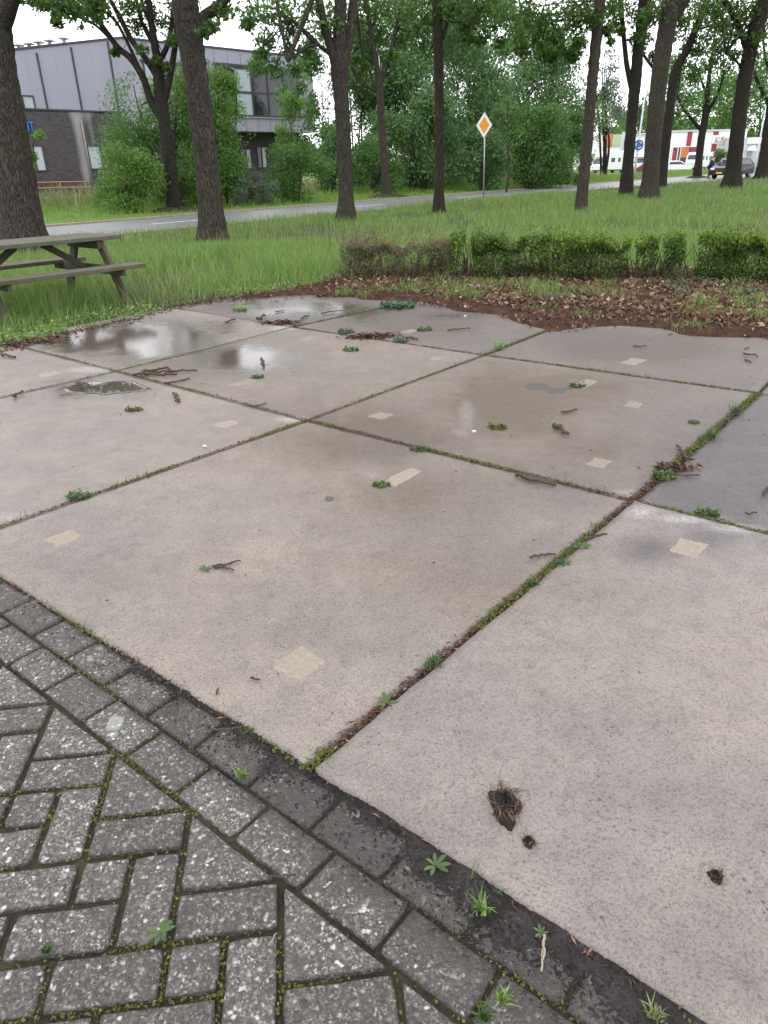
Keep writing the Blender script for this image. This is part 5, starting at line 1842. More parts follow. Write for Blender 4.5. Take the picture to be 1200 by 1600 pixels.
# low dark brick box in front
BO = .9
sb0, sb1 = -21.5, W(193, 200, BO)[0]
zb = (W(40, 171, BO)[1] + W(188, 177, BO)[1]) / 2
nx_, nz_ = 90, 24
S_, Z_ = np.meshgrid(np.linspace(sb0, sb1, nx_), np.linspace(.2, zb, nz_))
Vf = np.array([hw(s, z, BO) for s, z in zip(S_.ravel(), Z_.ravel())])
Vb = Vf - HN * (BO - .003)
ii = np.arange(S_.size).reshape(S_.shape)
q = np.stack([ii[:-1, :-1], ii[:-1, 1:], ii[1:, 1:], ii[1:, :-1]], -1).reshape(-1, 4)
bl = np.concatenate([ii[0, :-1], ii[:-1, -1], ii[-1, :0:-1], ii[:0:-1, 0]])
sd_ = np.stack([bl, bl + len(Vf), np.roll(bl, -1) + len(Vf), np.roll(bl, -1)], 1)
spipe = W(133, 225, BO)[0]
bloom = 1.0 * np.exp(-((S_.ravel() - spipe + .25) / .40) ** 2) * sstep(.2, 1.5, Z_.ravel()) + .55 * np.exp(-((S_.ravel() - spipe - .55) / .25) ** 2) * sstep(2.2, 3.2, Z_.ravel()) + .35 * sstep(zb - .7, zb, Z_.ravel())
me = np_mesh('wall', np.concatenate([Vf, Vb]), np.concatenate([q, sd_]), np.full(len(q) + len(sd_), 4), {'bloom': np.concatenate([bloom, bloom])})
link_mesh('wall', me, M['brick'], hall)
wbox(sb0 - .05, sb1 + .05, zb, zb + .09, .003, BO + .07).build('roof_trim', M['trim'], hall)
a, b_ = W(126, 188, BO), W(141, 268, BO)
MB().tube([hw(spipe, .55, BO + .06), hw(spipe, a[1], BO + .06)], .055, 10).build('downpipe', M['kerb'], hall, None, True)
for r_, pm in (((139, 228, 176, 264), [M['glasslight'], M['glassdark']]), ((40, 228, 69, 267), [M['glassdark'], M['glasslight']])):
    s0, s1, z0, z1 = wrect(*r_, BO)
    window(s0, s1, z0, z1, BO + .004, None, .07, (2, 1), pm)
# blue letters
def text_mesh(name, txt, size, mat, parent, M4, depth=.04, shear=0.0):
    cu = bpy.data.curves.new(name, 'FONT')
    cu.body = txt
    cu.size = size
    cu.extrude = depth
    cu.shear = shear
    cu.resolution_u = 3
    ob = bpy.data.objects.new(name, cu)
    COL.objects.link(ob)
    bpy.context.view_layer.update()
    me = bpy.data.meshes.new_from_object(ob)
    bpy.data.objects.remove(ob)
    bpy.data.curves.remove(cu)
    me.transform(M4)
    return link_mesh(name, me, mat, parent)


a, b_ = W(43.0, 206, BO), W(54.5, 190, BO)
h_ = b_[1] - a[1]
o_ = hw(a[0], a[1], BO + .06)
m4 = Matrix(((HT[0] * .62, 0, HN[0], o_[0]), (HT[1] * .62, 0, HN[1], o_[1]), (0, 1, 0, o_[2]), (0, 0, 0, 1)))
letters = text_mesh('sign_letters', 'IT', h_ / .70, M['blue'], hall, m4, .05)
# roof railing and vents
rail = MB()
sr0, sr1 = W(18, 78, -2)[0], W(75, 66, -2)[0]
for kk in range(9):
    s = sr0 - 1 + (sr1 - sr0 + 1) * kk / 8
    zt_ = topz(s)
    rail.tube([hw(s, zt_ - .05, -1.2), hw(s, zt_ + .65, -1.2)], .018, 5)
for dz in (.3, .62):
    rail.tube([hw(sr0 - 1, topz(sr0 - 1) + dz, -1.2), hw(sr1, topz(sr1) + dz, -1.2)], .015, 5)
rail.build('roof_railing', M['lamp'], hall)
for x in (30, 46, 62, 79, 102):
    s = W(x, 75, -1.9)[0]
    z = topz(s)
    mb = MB()
    mb.tube([hw(s, z - .05, -1.9), hw(s, z + .55, -1.9)], .12, 12)
    mb.tube([hw(s, z + .56, -1.9), hw(s, z + .60, -1.9), hw(s, z + .66, -1.9)], [.34, .34, .15], 14)
    mb.build('roof_vent', M['galv'], hall)
rail = MB()
for sa, sb_, zf in ((sC - 4, sC - .1, None), (sC + .1, sE - 1, zE)):
    for kk in range(6):
        s = sa + (sb_ - sa) * kk / 5
        z = topz(s) if zf is None else zf
        rail.tube([hw(s, z, -.8), hw(s, z + .85, -.8)], .012, 4)
    for dz in (.5, .85):
        za, zb_ = (topz(sa), topz(sb_)) if zf is None else (zf, zf)
        rail.tube([hw(sa, za + dz, -.8), hw(sb_, zb_ + dz, -.8)], .008, 4)
rail.build('safety_line', M['galv'], hall)

# pine picnic table in front of the brick box
for x, lab in ((74, 'reddish pine picnic table before the dark brick wall, left of the pair'), (117, 'reddish pine picnic table before the dark brick wall, touching the bright shrub')):
    pc = at(x, 300, 48.0)
    picnic_table('picnic_table', lab, (pc[0], pc[1]), R(14), 1.95, M['pine'], M['pine'], float(terrain(pc[0], pc[1])) + .08, group='pine picnic tables of the grey hall')

# ------------------------------------------------------------------ white shops on the far right
def fb(x0, y0, x1, y1, Y, th, dy=0.0):
    a, b_ = at(x0, y1, Y), at(x1, y0, Y)
    a2, b2 = at(x0, y0, Y), at(x1, y1, Y)
    xa, xb = (a[0] + a2[0]) / 2, (b_[0] + b2[0]) / 2
    za, zb_ = (a[2] + b2[2]) / 2, (b_[2] + a2[2]) / 2
    return MB().box(((xa + xb) / 2, Y + dy + th / 2, (za + zb_) / 2), (abs(xb - xa), th, abs(zb_ - za)))


YS = 140.0
sp = at(1105, 262, YS)
sp[2] = -.03
shop = empty('white_shop', sp, 'white shop hall with red stripes and a red lettered sign', 'building')
def to_ground(x0, y0, x1, Y, th):
    b_ = at(x0, y0, Y)
    c = at(x1, y0, Y)
    z = (b_[2] + c[2]) / 2
    return MB().box(((b_[0] + c[0]) / 2, Y + th / 2, z / 2 - .2), (abs(c[0] - b_[0]), th, z + .4))
to_ground(1036, 205, 1168, YS, 18).build('wall', M['shopwhite'], shop)
fb(1034, 202.6, 1170, 205, YS - .2, 18.4).build('roof_trim', M['shopgrey'], shop)
fb(1073.5, 206, 1081, 228, YS - .06, .05).build('red_stripe', M['red'], shop)
fb(1115, 205.4, 1123, 211, YS - .06, .05).build('red_stripe', M['red'], shop)
fb(1111.5, 225, 1119.5, 238, YS - .06, .05).build('red_stripe', M['red'], shop)
fb(1049, 230, 1090, 258, YS - .10, .09).build('shop_window', M['glassdark'], shop)
fb(1050, 236, 1056, 256, YS - .16, .05).build('window_poster', M['red'], shop)
fb(1079, 231, 1089, 240, YS - .16, .05).build('window_poster', M['red'], shop)
fb(1064, 231, 1076, 246, YS - .22, .10).build('orange_banner', M['orange'], shop)
for x in (1049, 1057.5, 1062, 1090):
    fb(x, 229.6, x + 1.2, 258, YS - .18, .07).build('window_post', M['shopwhite'], shop)
fb(1119.6, 226, 1146, 256, YS - .05, .04).build('wall_panel', M['shopgrey'], shop)
sgn = fb(1113.5, 211.3, 1148, 224, YS - .24, .22).build('sign_board', M['signwhite'], shop)
a = at(1117, 220, YS - .3)
b_ = at(1117, 213.8, YS - .3)
m4 = Matrix(((1, 0, 0, a[0]), (0, 0, -1, a[1]), (0, 1, 0, a[2]), (0, 0, 0, 1)))
text_mesh('sign_letters', 'L/ Koops', (b_[2] - a[2]) / .68, M['red'], sgn, m4, .02, .25)
fb(1116, 221.2, 1137, 222, YS - .30, .05).build('sign_line', M['trim'], sgn)
wing = empty('shop_wing', (at(1185, 262, 132)[0], 132, -.03), 'low white shop wing with blue-grey doors at the right edge', 'building')
to_ground(1166, 214.5, 1240, 132, 14).build('wall', M['shopgrey'], wing)
fb(1169, 214, 1240, 224, 131.7, .28).build('roof_band', M['shopwhite'], wing)
for x in (1166.5, 1181):
    fb(x, 236, x + 7, 257, 131.9, .08).build('door', M['signblue'] if False else M['galv'], wing)
mb = MB()
mb.prism([at(1168, 235, 131.0), at(1183, 235, 131.0), at(1179, 227, 131.4), at(1172, 230, 131.4)], (0, .3, 0))
mb.build('awning', M['shopwhite'], wing)
YT = 165.0
show = empty('panelled_shop', (at(985, 262, YT)[0], YT, -.03), 'white shop with orange, green and red wall panels behind the campervan', 'building')
to_ground(930, 210, 1034, YT, 16).build('wall', M['shopwhite'], show)
for (x0, y0, x1, y1, mm) in ((948.5, 209, 957, 230, 'orange'), (957.6, 210, 970, 229, 'palegreen'), (970.6, 206, 975, 244, 'shopgrey'), (990, 208, 998, 228, 'red'), (998.6, 210, 1003, 246, 'shopgrey')):
    fb(x0, y0, x1, y1, YT - .1, .09).build('wall_panel', M[mm], show)

# ------------------------------------------------------------------ vehicles (built around their own origin, then placed)
class Car:
    """x forward, y left, z up; everything is turned and moved into the world"""
    def __init__(s, name, label, pos, ang, cat, group=None):
        s.root = empty(name, pos, label, cat, group)
        s.p = np.array(pos, float)
        s.a = np.array([math.cos(ang), math.sin(ang), 0])
        s.b = np.array([-math.sin(ang), math.cos(ang), 0])

    def w(s, x, y, z):
        return s.p + s.a * x + s.b * y + Z3 * z

    def shell(s, name, prof, wid, mat, parent=None, tuck=.12, zt=.9):
        """side outline lofted across the width: rounded shoulders, narrower roof"""
        n = len(prof)
        ys_ = [-1, -.93, -.6, 0, .6, .93, 1]
        vs_, fs_ = [], []
        cz = sum(z for _, z in prof) / n
        cx = sum(x for x, _ in prof) / n
        for y in ys_:
            sc = 1 - .05 * (abs(y) == 1)
            for x, z in prof:
                tk = tuck * max(0, z - zt) if zt < 90 else 0
                vs_.append(s.w(cx + (x - cx) * (sc if abs(y) == 1 else 1), y * (wid / 2 - tk), cz + (z - cz) * (sc if abs(y) == 1 else 1)))
        for i in range(len(ys_) - 1):
            for k_ in range(n):
                k2 = (k_ + 1) % n
                fs_.append((i * n + k_, i * n + k2, (i + 1) * n + k2, (i + 1) * n + k_))
        fs_.append(tuple(range(n)))
        fs_.append(tuple((len(ys_) - 1) * n + k_ for k_ in range(n - 1, -1, -1)))
        return MB().add(vs_, fs_).build(name, mat, parent or s.root)

    def panel(s, name, pts, mat, th=.02, parent=None):
        P = [s.w(*q_) for q_ in pts]
        nrm = np.cross(P[1] - P[0], P[2] - P[0])
        nrm /= np.linalg.norm(nrm)
        return MB().prism([q_ - nrm * th / 2 for q_ in P], nrm * th).build(name, mat, parent or s.root)

    def box(s, name, c, size, mat, bev=0.0, parent=None):
        return MB().box(s.w(*c), size, [s.a, s.b, Z3], bev).build(name, mat, parent or s.root)

    def wheels(s, xs, track, r):
        for x in xs:
            for sd in (-1, 1):
                t = MB().tube([s.w(x, sd * (track / 2 - .20), r), s.w(x, sd * (track / 2 - .02), r), s.w(x, sd * track / 2, r)], [r, r, r * .9], 20)
                wh = t.build('wheel', M['tyre'], s.root)
                MB().tube([s.w(x, sd * (track / 2 - .02), r), s.w(x, sd * (track / 2 + .012), r)], [r * .62, r * .5], 14).build('rim', M['rim'], wh)


RA = math.atan2(RT[1], RT[0])
# dark car coming towards the camera on the road
cp_ = at(1142, 278, 66.0)
c = Car('car', 'dark blue car with yellow number plate half hidden behind the leaning trunk', (cp_[0], 66.0, .0), math.pi + RA - R(14), 'car')
prof = [(2.1, .30), (2.18, .55), (2.1, .82), (1.2, 1.02), (.55, 1.42), (-.2, 1.56), (-1.5, 1.52), (-2.05, 1.12), (-2.15, .8), (-2.1, .32)]
c.shell('body', prof, 1.82, M['carblue'], None, .35, .95)
c.panel('windscreen', [(1.16, -.72, 1.06), (1.16, .72, 1.06), (.58, .60, 1.42), (.58, -.60, 1.42)], M['glassdark'], .03)
for sd in (-1, 1):
    c.panel('side_window', [(.9, sd * .885, 1.02), (-1.5, sd * .885, 1.05), (-1.3, sd * .74, 1.42), (.35, sd * .74, 1.40)], M['glassdark'], .06)
    c.box('headlight', (2.06, sd * .66, .74), (.16, .36, .17), M['headlamp'], .04)
    c.box('mirror', (.75, sd * 1.0, 1.06), (.12, .18, .13), M['carblue'], .03)
c.box('grille', (2.17, 0, .62), (.05, .72, .15), M['trim'])
c.box('bumper', (2.14, 0, .38), (.12, 1.6, .20), M['tyre'], .03)
c.box('number_plate', (2.215, 0, .46), (.02, .52, .12), M['plate'])
c.wheels((1.35, -1.35), 1.78, .33)
# white hatchback parked by the shop
cp_ = at(1057, 268, 114.0)
c = Car('car', 'small white car parked between the leaning pair of trunks and the caravan', (cp_[0], 114.0, .0), R(-8), 'car')
prof = [(1.9, .28), (1.95, .6), (1.75, .82), (1.0, .98), (.35, 1.38), (-.3, 1.48), (-1.4, 1.42), (-1.85, .95), (-1.9, .3)]
c.shell('body', prof, 1.7, M['carwhite'], None, .35, .92)
c.panel('windscreen', [(.98, -.68, 1.02), (.98, .68, 1.02), (.42, .56, 1.37), (.42, -.56, 1.37)], M['glassdark'], .03)
for sd in (-1, 1):
    c.panel('side_window', [(.8, sd * .825, 1.0), (-1.4, sd * .825, 1.0), (-1.2, sd * .70, 1.33), (.2, sd * .70, 1.33)], M['glassdark'], .06)
    c.box('headlight', (1.84, sd * .6, .7), (.16, .3, .15), M['headlamp'], .04)
c.wheels((1.2, -1.25), 1.66, .31)


def camper(name, label, px, py, Y, ang, L, H_, cab, cat, nwin=3):
    cp_ = at(px, py, Y)
    c = Car(name, label, (cp_[0], Y, .0), ang, cat)
    if cab:
        prof = [(L / 2, .45), (L / 2 + .02, .95), (L / 2 - .25, 1.2), (L / 2 - .9, 1.95), (L / 2 - .6, 2.15), (L / 2 - 1.0, H_ - .15), (L / 2 - 1.6, H_), (-L / 2, H_), (-L / 2, .4)]
    else:
        prof = [(L / 2 - .15, .45), (L / 2, 1.1), (L / 2 - .15, 1.6), (L / 2 - .5, H_ - .25), (L / 2 - .9, H_), (-L / 2 + .3, H_), (-L / 2, H_ - .5), (-L / 2, .5)]
    c.shell('body', prof, 2.2, M['carwhite'], None, .0, 99)
    if cab:
        c.panel('windscreen', [(L / 2 - .27, -.9, 1.26), (L / 2 - .27, .9, 1.26), (L / 2 - .82, .85, 1.88), (L / 2 - .82, -.85, 1.88)], M['glassdark'], .06)
        for sd in (-1, 1):
            c.box('headlight', (L / 2 - .04, sd * .75, .85), (.14, .3, .22), M['headlamp'], .04)
    else:
        c.panel('front_window', [(L / 2 - .12, -.85, 1.62), (L / 2 - .12, .85, 1.62), (L / 2 - .42, .8, H_ - .38), (L / 2 - .42, -.8, H_ - .38)], M['glassdark'], .10)
    for sd in (-1, 1):
        for i in range(nwin):
            x = L / 2 - (2.3 if cab else 1.3) - i * 1.25
            c.box('side_window', (x, sd * 1.095, 1.75), (.75 if i != 1 else .5, .05, .55), M['glassdark'], .01)
    c.box('skirt', (0, 0, .42), (L * .86, 2.0, .22), M['trim'])
    c.wheels((L / 2 - .9, -L / 2 + 1.3) if cab else (-.2,), 2.1, .34)
    return c


camper('campervan', 'large white campervan parked left of the forked dark trunk', 952, 268, 118, R(-152), 5.7, 2.95, True, 'campervan')
camper('campervan', 'white campervan half hidden between the two dark trunks and the lamp pole', 1003, 267, 126, R(-120), 5.6, 2.8, True, 'campervan', 2)
camper('caravan', 'white caravan with small side windows parked before the shop front', 1091, 266, 124, R(-138), 5.2, 2.6, False, 'caravan', 3)
cp_ = at(1008, 269, 100)
c = Car('car', 'low dark red car behind the thick grey leaning trunk', (cp_[0], 100, 0), R(180), 'car')
c.shell('body', [(1.9, .25), (1.95, .6), (1.2, .85), (.5, 1.3), (-1.0, 1.32), (-1.8, .9), (-1.9, .28)], 1.7, M['carred'], None, .3, .85)
for sd in (-1, 1):
    c.panel('side_window', [(.9, sd * .83, .92), (-1.4, sd * .83, .92), (-1.0, sd * .74, 1.24), (.45, sd * .74, 1.24)], M['glassdark'], .06)
c.wheels((1.2, -1.2), 1.66, .30)

# ------------------------------------------------------------------ person beside the dark car
pp = at(1107, 276, 68.0)
pp[2] = .0
person = empty('person', pp, 'person in dark jacket and trousers bending beside the dark car', 'person')
fx, fy = unit(np.array([.75, -.66, 0])), unit(np.array([.66, .75, 0]))
def pw(f, s, z): return pp + fx * f + fy * s + Z3 * z
bm_v = [(0, 0, .92), (.05, 0, 1.12), (.12, 0, 1.32), (.17, 0, 1.44), (.21, 0, 1.52), (.26, 0, 1.60), (.28, 0, 1.68),
        (0, .10, .88), (.03, .12, .48), (-.04, .13, .08), (.10, .14, .03), (0, -.10, .88), (.06, -.12, .48), (.02, -.13, .08), (.16, -.14, .03),
        (.14, .20, 1.38), (.20, .25, 1.12), (.36, .20, .98), (.44, .18, .94), (.14, -.20, 1.38), (.22, -.25, 1.12), (.38, -.20, .98), (.46, -.18, .94)]
bm_r = [.16, .15, .17, .13, .06, .09, .085, .10, .065, .05, .04, .10, .065, .05, .04, .07, .05, .04, .03, .07, .05, .04, .03]
bm_e = [(0, 1), (1, 2), (2, 3), (3, 4), (4, 5), (5, 6), (0, 7), (7, 8), (8, 9), (9, 10), (0, 11), (11, 12), (12, 13), (13, 14), (3, 15), (15, 16), (16, 17), (17, 18), (3, 19), (19, 20), (20, 21), (21, 22)]


def skin_mesh(name, verts, edges, radii, mat, parent):
    me = bpy.data.meshes.new(name)
    me.from_pydata([tuple(v) for v in verts], edges, [])
    ob = bpy.data.objects.new(name, me)
    COL.objects.link(ob)
    ob.modifiers.new('s', 'SKIN')
    for i, v in enumerate(me.skin_vertices[0].data):
        v.radius = (radii[i], radii[i])
        v.use_root = i == 0
    sb_ = ob.modifiers.new('d', 'SUBSURF')
    sb_.levels = sb_.render_levels = 2
    bpy.context.view_layer.update()
    dg = bpy.context.evaluated_depsgraph_get()
    m2_ = bpy.data.meshes.new_from_object(ob.evaluated_get(dg))
    bpy.data.objects.remove(ob)
    return link_mesh(name, m2_, mat, parent, None, True)


skin_mesh('body', [pw(*v) for v in bm_v], bm_e, bm_r, M['skin'], person)
jv = [0, 1, 2, 3, 15, 16, 17, 19, 20, 21]
je = [(0, 1), (1, 2), (2, 3), (3, 4), (4, 5), (5, 6), (3, 7), (7, 8), (8, 9)]
skin_mesh('jacket', [pw(*bm_v[i]) for i in jv], je, [bm_r[i] * 1.18 for i in jv], M['cloth'], person)
tv = [0, 7, 8, 9, 11, 12, 13]
skin_mesh('trousers', [pw(*bm_v[i]) for i in tv], [(0, 1), (1, 2), (2, 3), (0, 4), (4, 5), (5, 6)], [.17, .115, .085, .07, .115, .085, .07], M['trousers'], person)
bm = bmesh.new()
bmesh.ops.create_icosphere(bm, subdivisions=2, radius=.105)
hc = pw(.25, 0, 1.70)
mb = MB().add([hc + np.array([v.co.x, v.co.y, v.co.z * .8]) for v in bm.verts], [tuple(v.index for v in f.verts) for f in bm.faces])
bm.free()
mb.build('hair', M['hair'], person, None, True)
for sd in (-1, 1):
    MB().box(pw(.05, sd * .13, .03), (.26, .10, .09), [fx, fy, Z3], .02).build('shoe', M['tyre'], person)

# thin wire stake in the lawn
p = g(516, 402)
o = MB().tube([p, p + [.005, 0, .25], p + [0, .01, .62]], .004, 6).build('wire_stake', M['wire'], None, p)
tag(o, 'thin dark wire stake standing upright in the lawn left of the hedge', 'stake')

# ------------------------------------------------------------------ twigs on the slabs
def twig(label, segs, mat='twig', group='twigs lying on the slabs', cat='twig', name='twig', z=.006):
    """segs: photo polylines with a thickness in metres"""
    mb = MB()
    org = None
    for pts, th in segs:
        P = [g(x, y, z + th / 2) for x, y in pts]
        if org is None:
            org = P[0].copy()
            org[2] = 0
        Q_ = []
        for a_, b2 in zip(P[:-1], P[1:]):
            for t in np.linspace(0, 1, 5, endpoint=False):
                Q_.append(a_ + (b2 - a_) * t + np.array([RN.normal(0, th * .3), RN.normal(0, th * .3), abs(RN.normal(0, th * .3))]))
        Q_.append(P[-1])
        rr = [th / 2 * (1 - .35 * i / len(Q_)) * RN.uniform(.85, 1.2) for i in range(len(Q_))]
        mb.tube(Q_, rr, 7, True, .12)
    o = mb.build(name, M[mat], None, org, True)
    return tag(o, label, cat, group)


twig('forked brown twig lying beside the small weed rosette on the front slab', [([(332, 885), (352, 882), (376, 876)], .009), ([(334, 886), (350, 887), (366, 891)], .009)])
twig('short straight dark stick left of the mossy joint at right', [([(827, 871), (848, 867), (868, 866)], .011)])
twig('thin twig poking out of the joint over the pale edge of the right slab', [([(914, 843), (932, 838), (949, 835)], .009)])
twig('hooked dark twig left of the weedy joint at the right', [([(1059, 697), (1063, 706), (1069, 712), (1072, 717)], .014)])
twig('twig with side shoots lying on the dark slab right of the weedy joint', [([(1052, 742), (1070, 744), (1093, 742)], .010), ([(1068, 744), (1078, 741)], .007)])
twig('thin dark twig above the thicker mossy twig on the oil spotted slab', [([(876, 644), (888, 643), (902, 640)], .013)])
twig('thick mossy twig with a brown end on the oil spotted slab', [([(867, 665), (876, 672), (889, 678)], .026)], 'mosstwig')
twig('short curved twig right of the mirror puddle', [([(273, 614), (276, 621), (281, 628)], .020)])
twig('largest pile of branching twigs on the joint behind the mirror puddle', [([(207, 586), (235, 583), (270, 580), (308, 579)], .018), ([(215, 586), (240, 580), (262, 574)], .026), ([(228, 585), (252, 587), (276, 585)], .020), ([(262, 575), (268, 580), (256, 584)], .016)])
twig('single long twig lying just in front of the twig pile', [([(256, 599), (276, 597), (297, 591)], .016)])
twig('reddish thin twig beside the joint in the middle', [([(390, 635), (402, 634), (416, 630)], .010)])
twig('small dark twig on the joint at the left edge', [([(20, 620), (26, 617), (34, 612)], .020)])
twig('upright looking brown bit in the wet sheen of the middle slab', [([(408, 562), (412, 567), (410, 571)], .022)])
twig('twig at the far corner of the left wet slab', [([(352, 504), (360, 501), (368, 499)], .018)])
twig('dark twig stub on the rear joint left of the leaf heap', [([(402, 500), (408, 496), (414, 493)], .026)])
twig('long thin twig at the front of the rear wet slab', [([(502, 490), (518, 487), (536, 486)], .014)])
twig('crooked twig left of the shine on the rear wet slab', [([(470, 498), (476, 496), (483, 493)], .017), ([(430, 487), (444, 485)], .012)])
twig('thin twig between the two rear weeds', [([(700, 516), (716, 515), (734, 513)], .016)])
twig('forked twig on the joint right of the rear leaf heap', [([(632, 528), (644, 529), (653, 530)], .016), ([(640, 526), (650, 530)], .012)])
twig('branching twig near the right edge on the rear slab', [([(1160, 553), (1172, 555), (1184, 557)], .016), ([(1165, 562), (1174, 566)], .014), ([(1164, 545), (1171, 542)], .01)])
twig('faint twig on the brown stained rear slab', [([(990, 541), (1000, 542), (1010, 541)], .012)])
twig('dark bent stick at the right edge of the dark damp slab', [([(1202, 756), (1198, 766), (1193, 774)], .014)])
twig('small dark twig low on the dark damp slab', [([(1163, 802), (1172, 804), (1182, 801)], .010)])
twig('pale twig lying across the slab edge onto the pavers', [([(330, 1141), (356, 1139), (388, 1136)], .006)], z=.010)
twig('short brown twig on the front slab near the sandy diamond patch', [([(391, 1058), (398, 1061), (406, 1061)], .007)])
twig('tiny upright reddish twig on the front slab by the paver edge', [([(339, 1076), (338, 1085)], .006)])
twig('reddish twigs lying on the paver row', [([(262, 1106), (276, 1098), (290, 1094)], .005), ([(256, 1120), (268, 1108)], .005)], z=.004)
twig('brown twig lying across the moss joint between pavers', [([(420, 1372), (440, 1369), (462, 1366)], .006)], z=.004)
twig('pale straw sticking in the joint between pavers', [([(420, 1478), (433, 1458)], .004)], 'patch', z=.004)
twig('twisted pale root lying on the dark paver row at the slab edge', [([(853, 1462), (849, 1490), (846, 1518)], .006), ([(850, 1470), (846, 1495)], .004)], 'kerb', z=.004)
twig('mossy bark strip lying along the joint before the right slab corner', [([(806, 742), (830, 750), (868, 758)], .022), ([(812, 746), (840, 750)], .016)], 'mosstwig')
twig('brown twig heap in the joint left of the dark damp slab', [([(1034, 727), (1052, 731), (1072, 730)], .014), ([(1040, 738), (1056, 730), (1068, 735)], .012), ([(1046, 726), (1060, 736)], .010)])
twig('scattered twigs on the brown litter at the left edge', [([(0, 541), (22, 536), (46, 539)], .022), ([(0, 555), (24, 558)], .026), ([(30, 532), (60, 531)], .016), ([(10, 528), (36, 545)], .016)])
twig('stubby twig on the rear joint before the reddish leaf heap', [([(458, 505), (461, 509)], .022)])

# ------------------------------------------------------------------ small weeds
def weed(kind, x, y, size, label, leaf='weed', cat='weed', group='small weeds in the yard', z=.003):
    p = g(x, y, z)
    if kind == 'rosette':
        mb = MB()
        nl = 7
        for i in range(nl):
            a = 2 * math.pi * i / nl + random.uniform(-.3, .3)
            L = size * random.uniform(.7, 1.1)
            wd = L * .30
            d, s_ = np.array([math.cos(a), math.sin(a), 0]), np.array([-math.sin(a), math.cos(a), 0])
            el = random.uniform(.25, .7)
            st = []
            for t, ww in ((.05, .15), (.3, .7), (.6, 1.0), (.85, .65), (1.0, .05)):
                c = p + d * L * t * (1 - .2 * el) + Z3 * L * (el * t - .55 * el * t * t)
                st.append((c - s_ * wd / 2 * ww + Z3 * wd * .12 * ww, c, c + s_ * wd / 2 * ww + Z3 * wd * .12 * ww))
            vs_ = [q_ for r_ in st for q_ in r_]
            fs_ = []
            for j in range(4):
                for m_ in (0, 1):
                    b0 = j * 3 + m_
                    fs_.append((b0, b0 + 1, b0 + 4, b0 + 3))
            mb.add(vs_, fs_)
        o = mb.build('weed', M[leaf], None, p, True)
    elif kind == 'tuft':
        n = 60
        P = np.column_stack([p[:2] + RN.normal(0, size * .22, (n, 2)), np.full(n, z)])
        me = blade_mesh('weed', grass_blades(P, size * .9, .0045, .9))
        o = link_mesh('weed', me, M[leaf], None, p)
    else:
        n = 90
        rr_, aa_ = np.sqrt(RN.random(n)), RN.uniform(0, 6.28, n)
        q_ = np.stack([rr_ * np.cos(aa_) * size * .62, rr_ * np.sin(aa_) * size * .42], 1)
        P = np.column_stack([p[:2] + q_, z + np.abs(RN.normal(0, size * .12, n))])
        me = leaf_mesh('weed', leaf_quads(P, size * .28, -.15, .3, .5))
        o = link_mesh('weed', me, M[leaf], None, p)
    return tag(o, label, cat, group)


weed('rosette', 321, 890, .036, 'green weed rosette at the end of the forked twig on the front slab')
weed('mat', 596, 759, .07, 'green moss cushion left of the long sandy patch')
weed('rosette', 604, 1098, .042, 'broad-leaved weed in the mossy joint nearest the paver edge')
weed('rosette', 680, 1353, .036, 'broad-leaved weed between slab edge and paver row')
weed('rosette', 251, 1459, .034, 'rounded clover-like weed in the crossing joint of the herringbone pavers')
weed('tuft', 74, 1486, .018, 'tiny weed in the paver joint at the lower left edge')
weed('tuft', 752, 1420, .032, 'yellowing grass tuft on the dark paver row', 'grass')
weed('rosette', 845, 1458, .02, 'small weed at the slab edge above the twisted pale root')
weed('tuft', 784, 1562, .022, 'dry reddish grass tuft on the dirty pavers at the bottom', 'grass')
weed('tuft', 757, 1592, .024, 'green grass tuft at the bottom edge of the photo')
weed('tuft', 1022, 1586, .028, 'withered tuft at the bottom beside the right slab edge', 'straw')
weed('tuft', 377, 1214, .022, 'reddish green tuft on the paver row below the front slab corner', 'grass')
weed('mat', 122, 777, .09, 'green weed patch in the joint at the left')
weed('mat', 209, 641, .09, 'flat green moss tuft below the mirror puddle', 'moss')
weed('mat', 402, 591, .085, 'green tuft at the end of the long pale patch of the middle slab', 'weed')
weed('mat', 541, 520, .13, 'bluish weed on the rear joint left of the leaf heap', 'bluegreen')
weed('mat', 549, 548, .11, 'lone green weed on the middle slab near the rear joint')
weed('mat', 626, 534, .12, 'bluish weed on the rear joint right of the leaf heap', 'bluegreen')
weed('mat', 663, 516, .12, 'green weed by the small rear twig', 'weed')
weed('mat', 620, 481, .30, 'large bluish weed mat on the rear joint by the bark mulch', 'bluegreen')
weed('mat', 655, 703, .08, 'small green weed in the joint below the white bloom')
weed('mat', 778, 669, .09, 'dark green moss tuft right of the white chip', 'moss')
weed('mat', 903, 604, .09, 'green tuft at the left end of the pale patch by the oil spots')
weed('mat', 1084, 661, .055, 'little dark weed on the slab left of the weedy joint', 'moss')
weed('tuft', 1150, 646, .08, 'highest grassy weed clump in the right joint')
weed('tuft', 1112, 684, .07, 'grassy weed clump in the right joint below the highest one')
weed('mat', 1106, 803, .09, 'leafy weed clump in the joint at the right edge')
weed('mat', 1038, 745, .10, 'green weed below the twig heap in the right joint')
weed('rosette', 908, 856, .045, 'leafy weed in the mossy joint beside the pale slab corner')
weed('mat', 880, 882, .06, 'green weed in the mossy joint right of the straight stick')
weed('tuft', 832, 914, .032, 'weed in the mossy joint below the straight stick')
weed('tuft', 676, 1040, .04, 'grassy weed in the mossy joint right of the sandy diamond patch')
weed('tuft', 780, 545, .09, 'yellow green tuft in the rear joint by the mulch', 'grass')
weed('mat', 375, 485, .12, 'green tuft lying on the rear wet slab', 'grass')
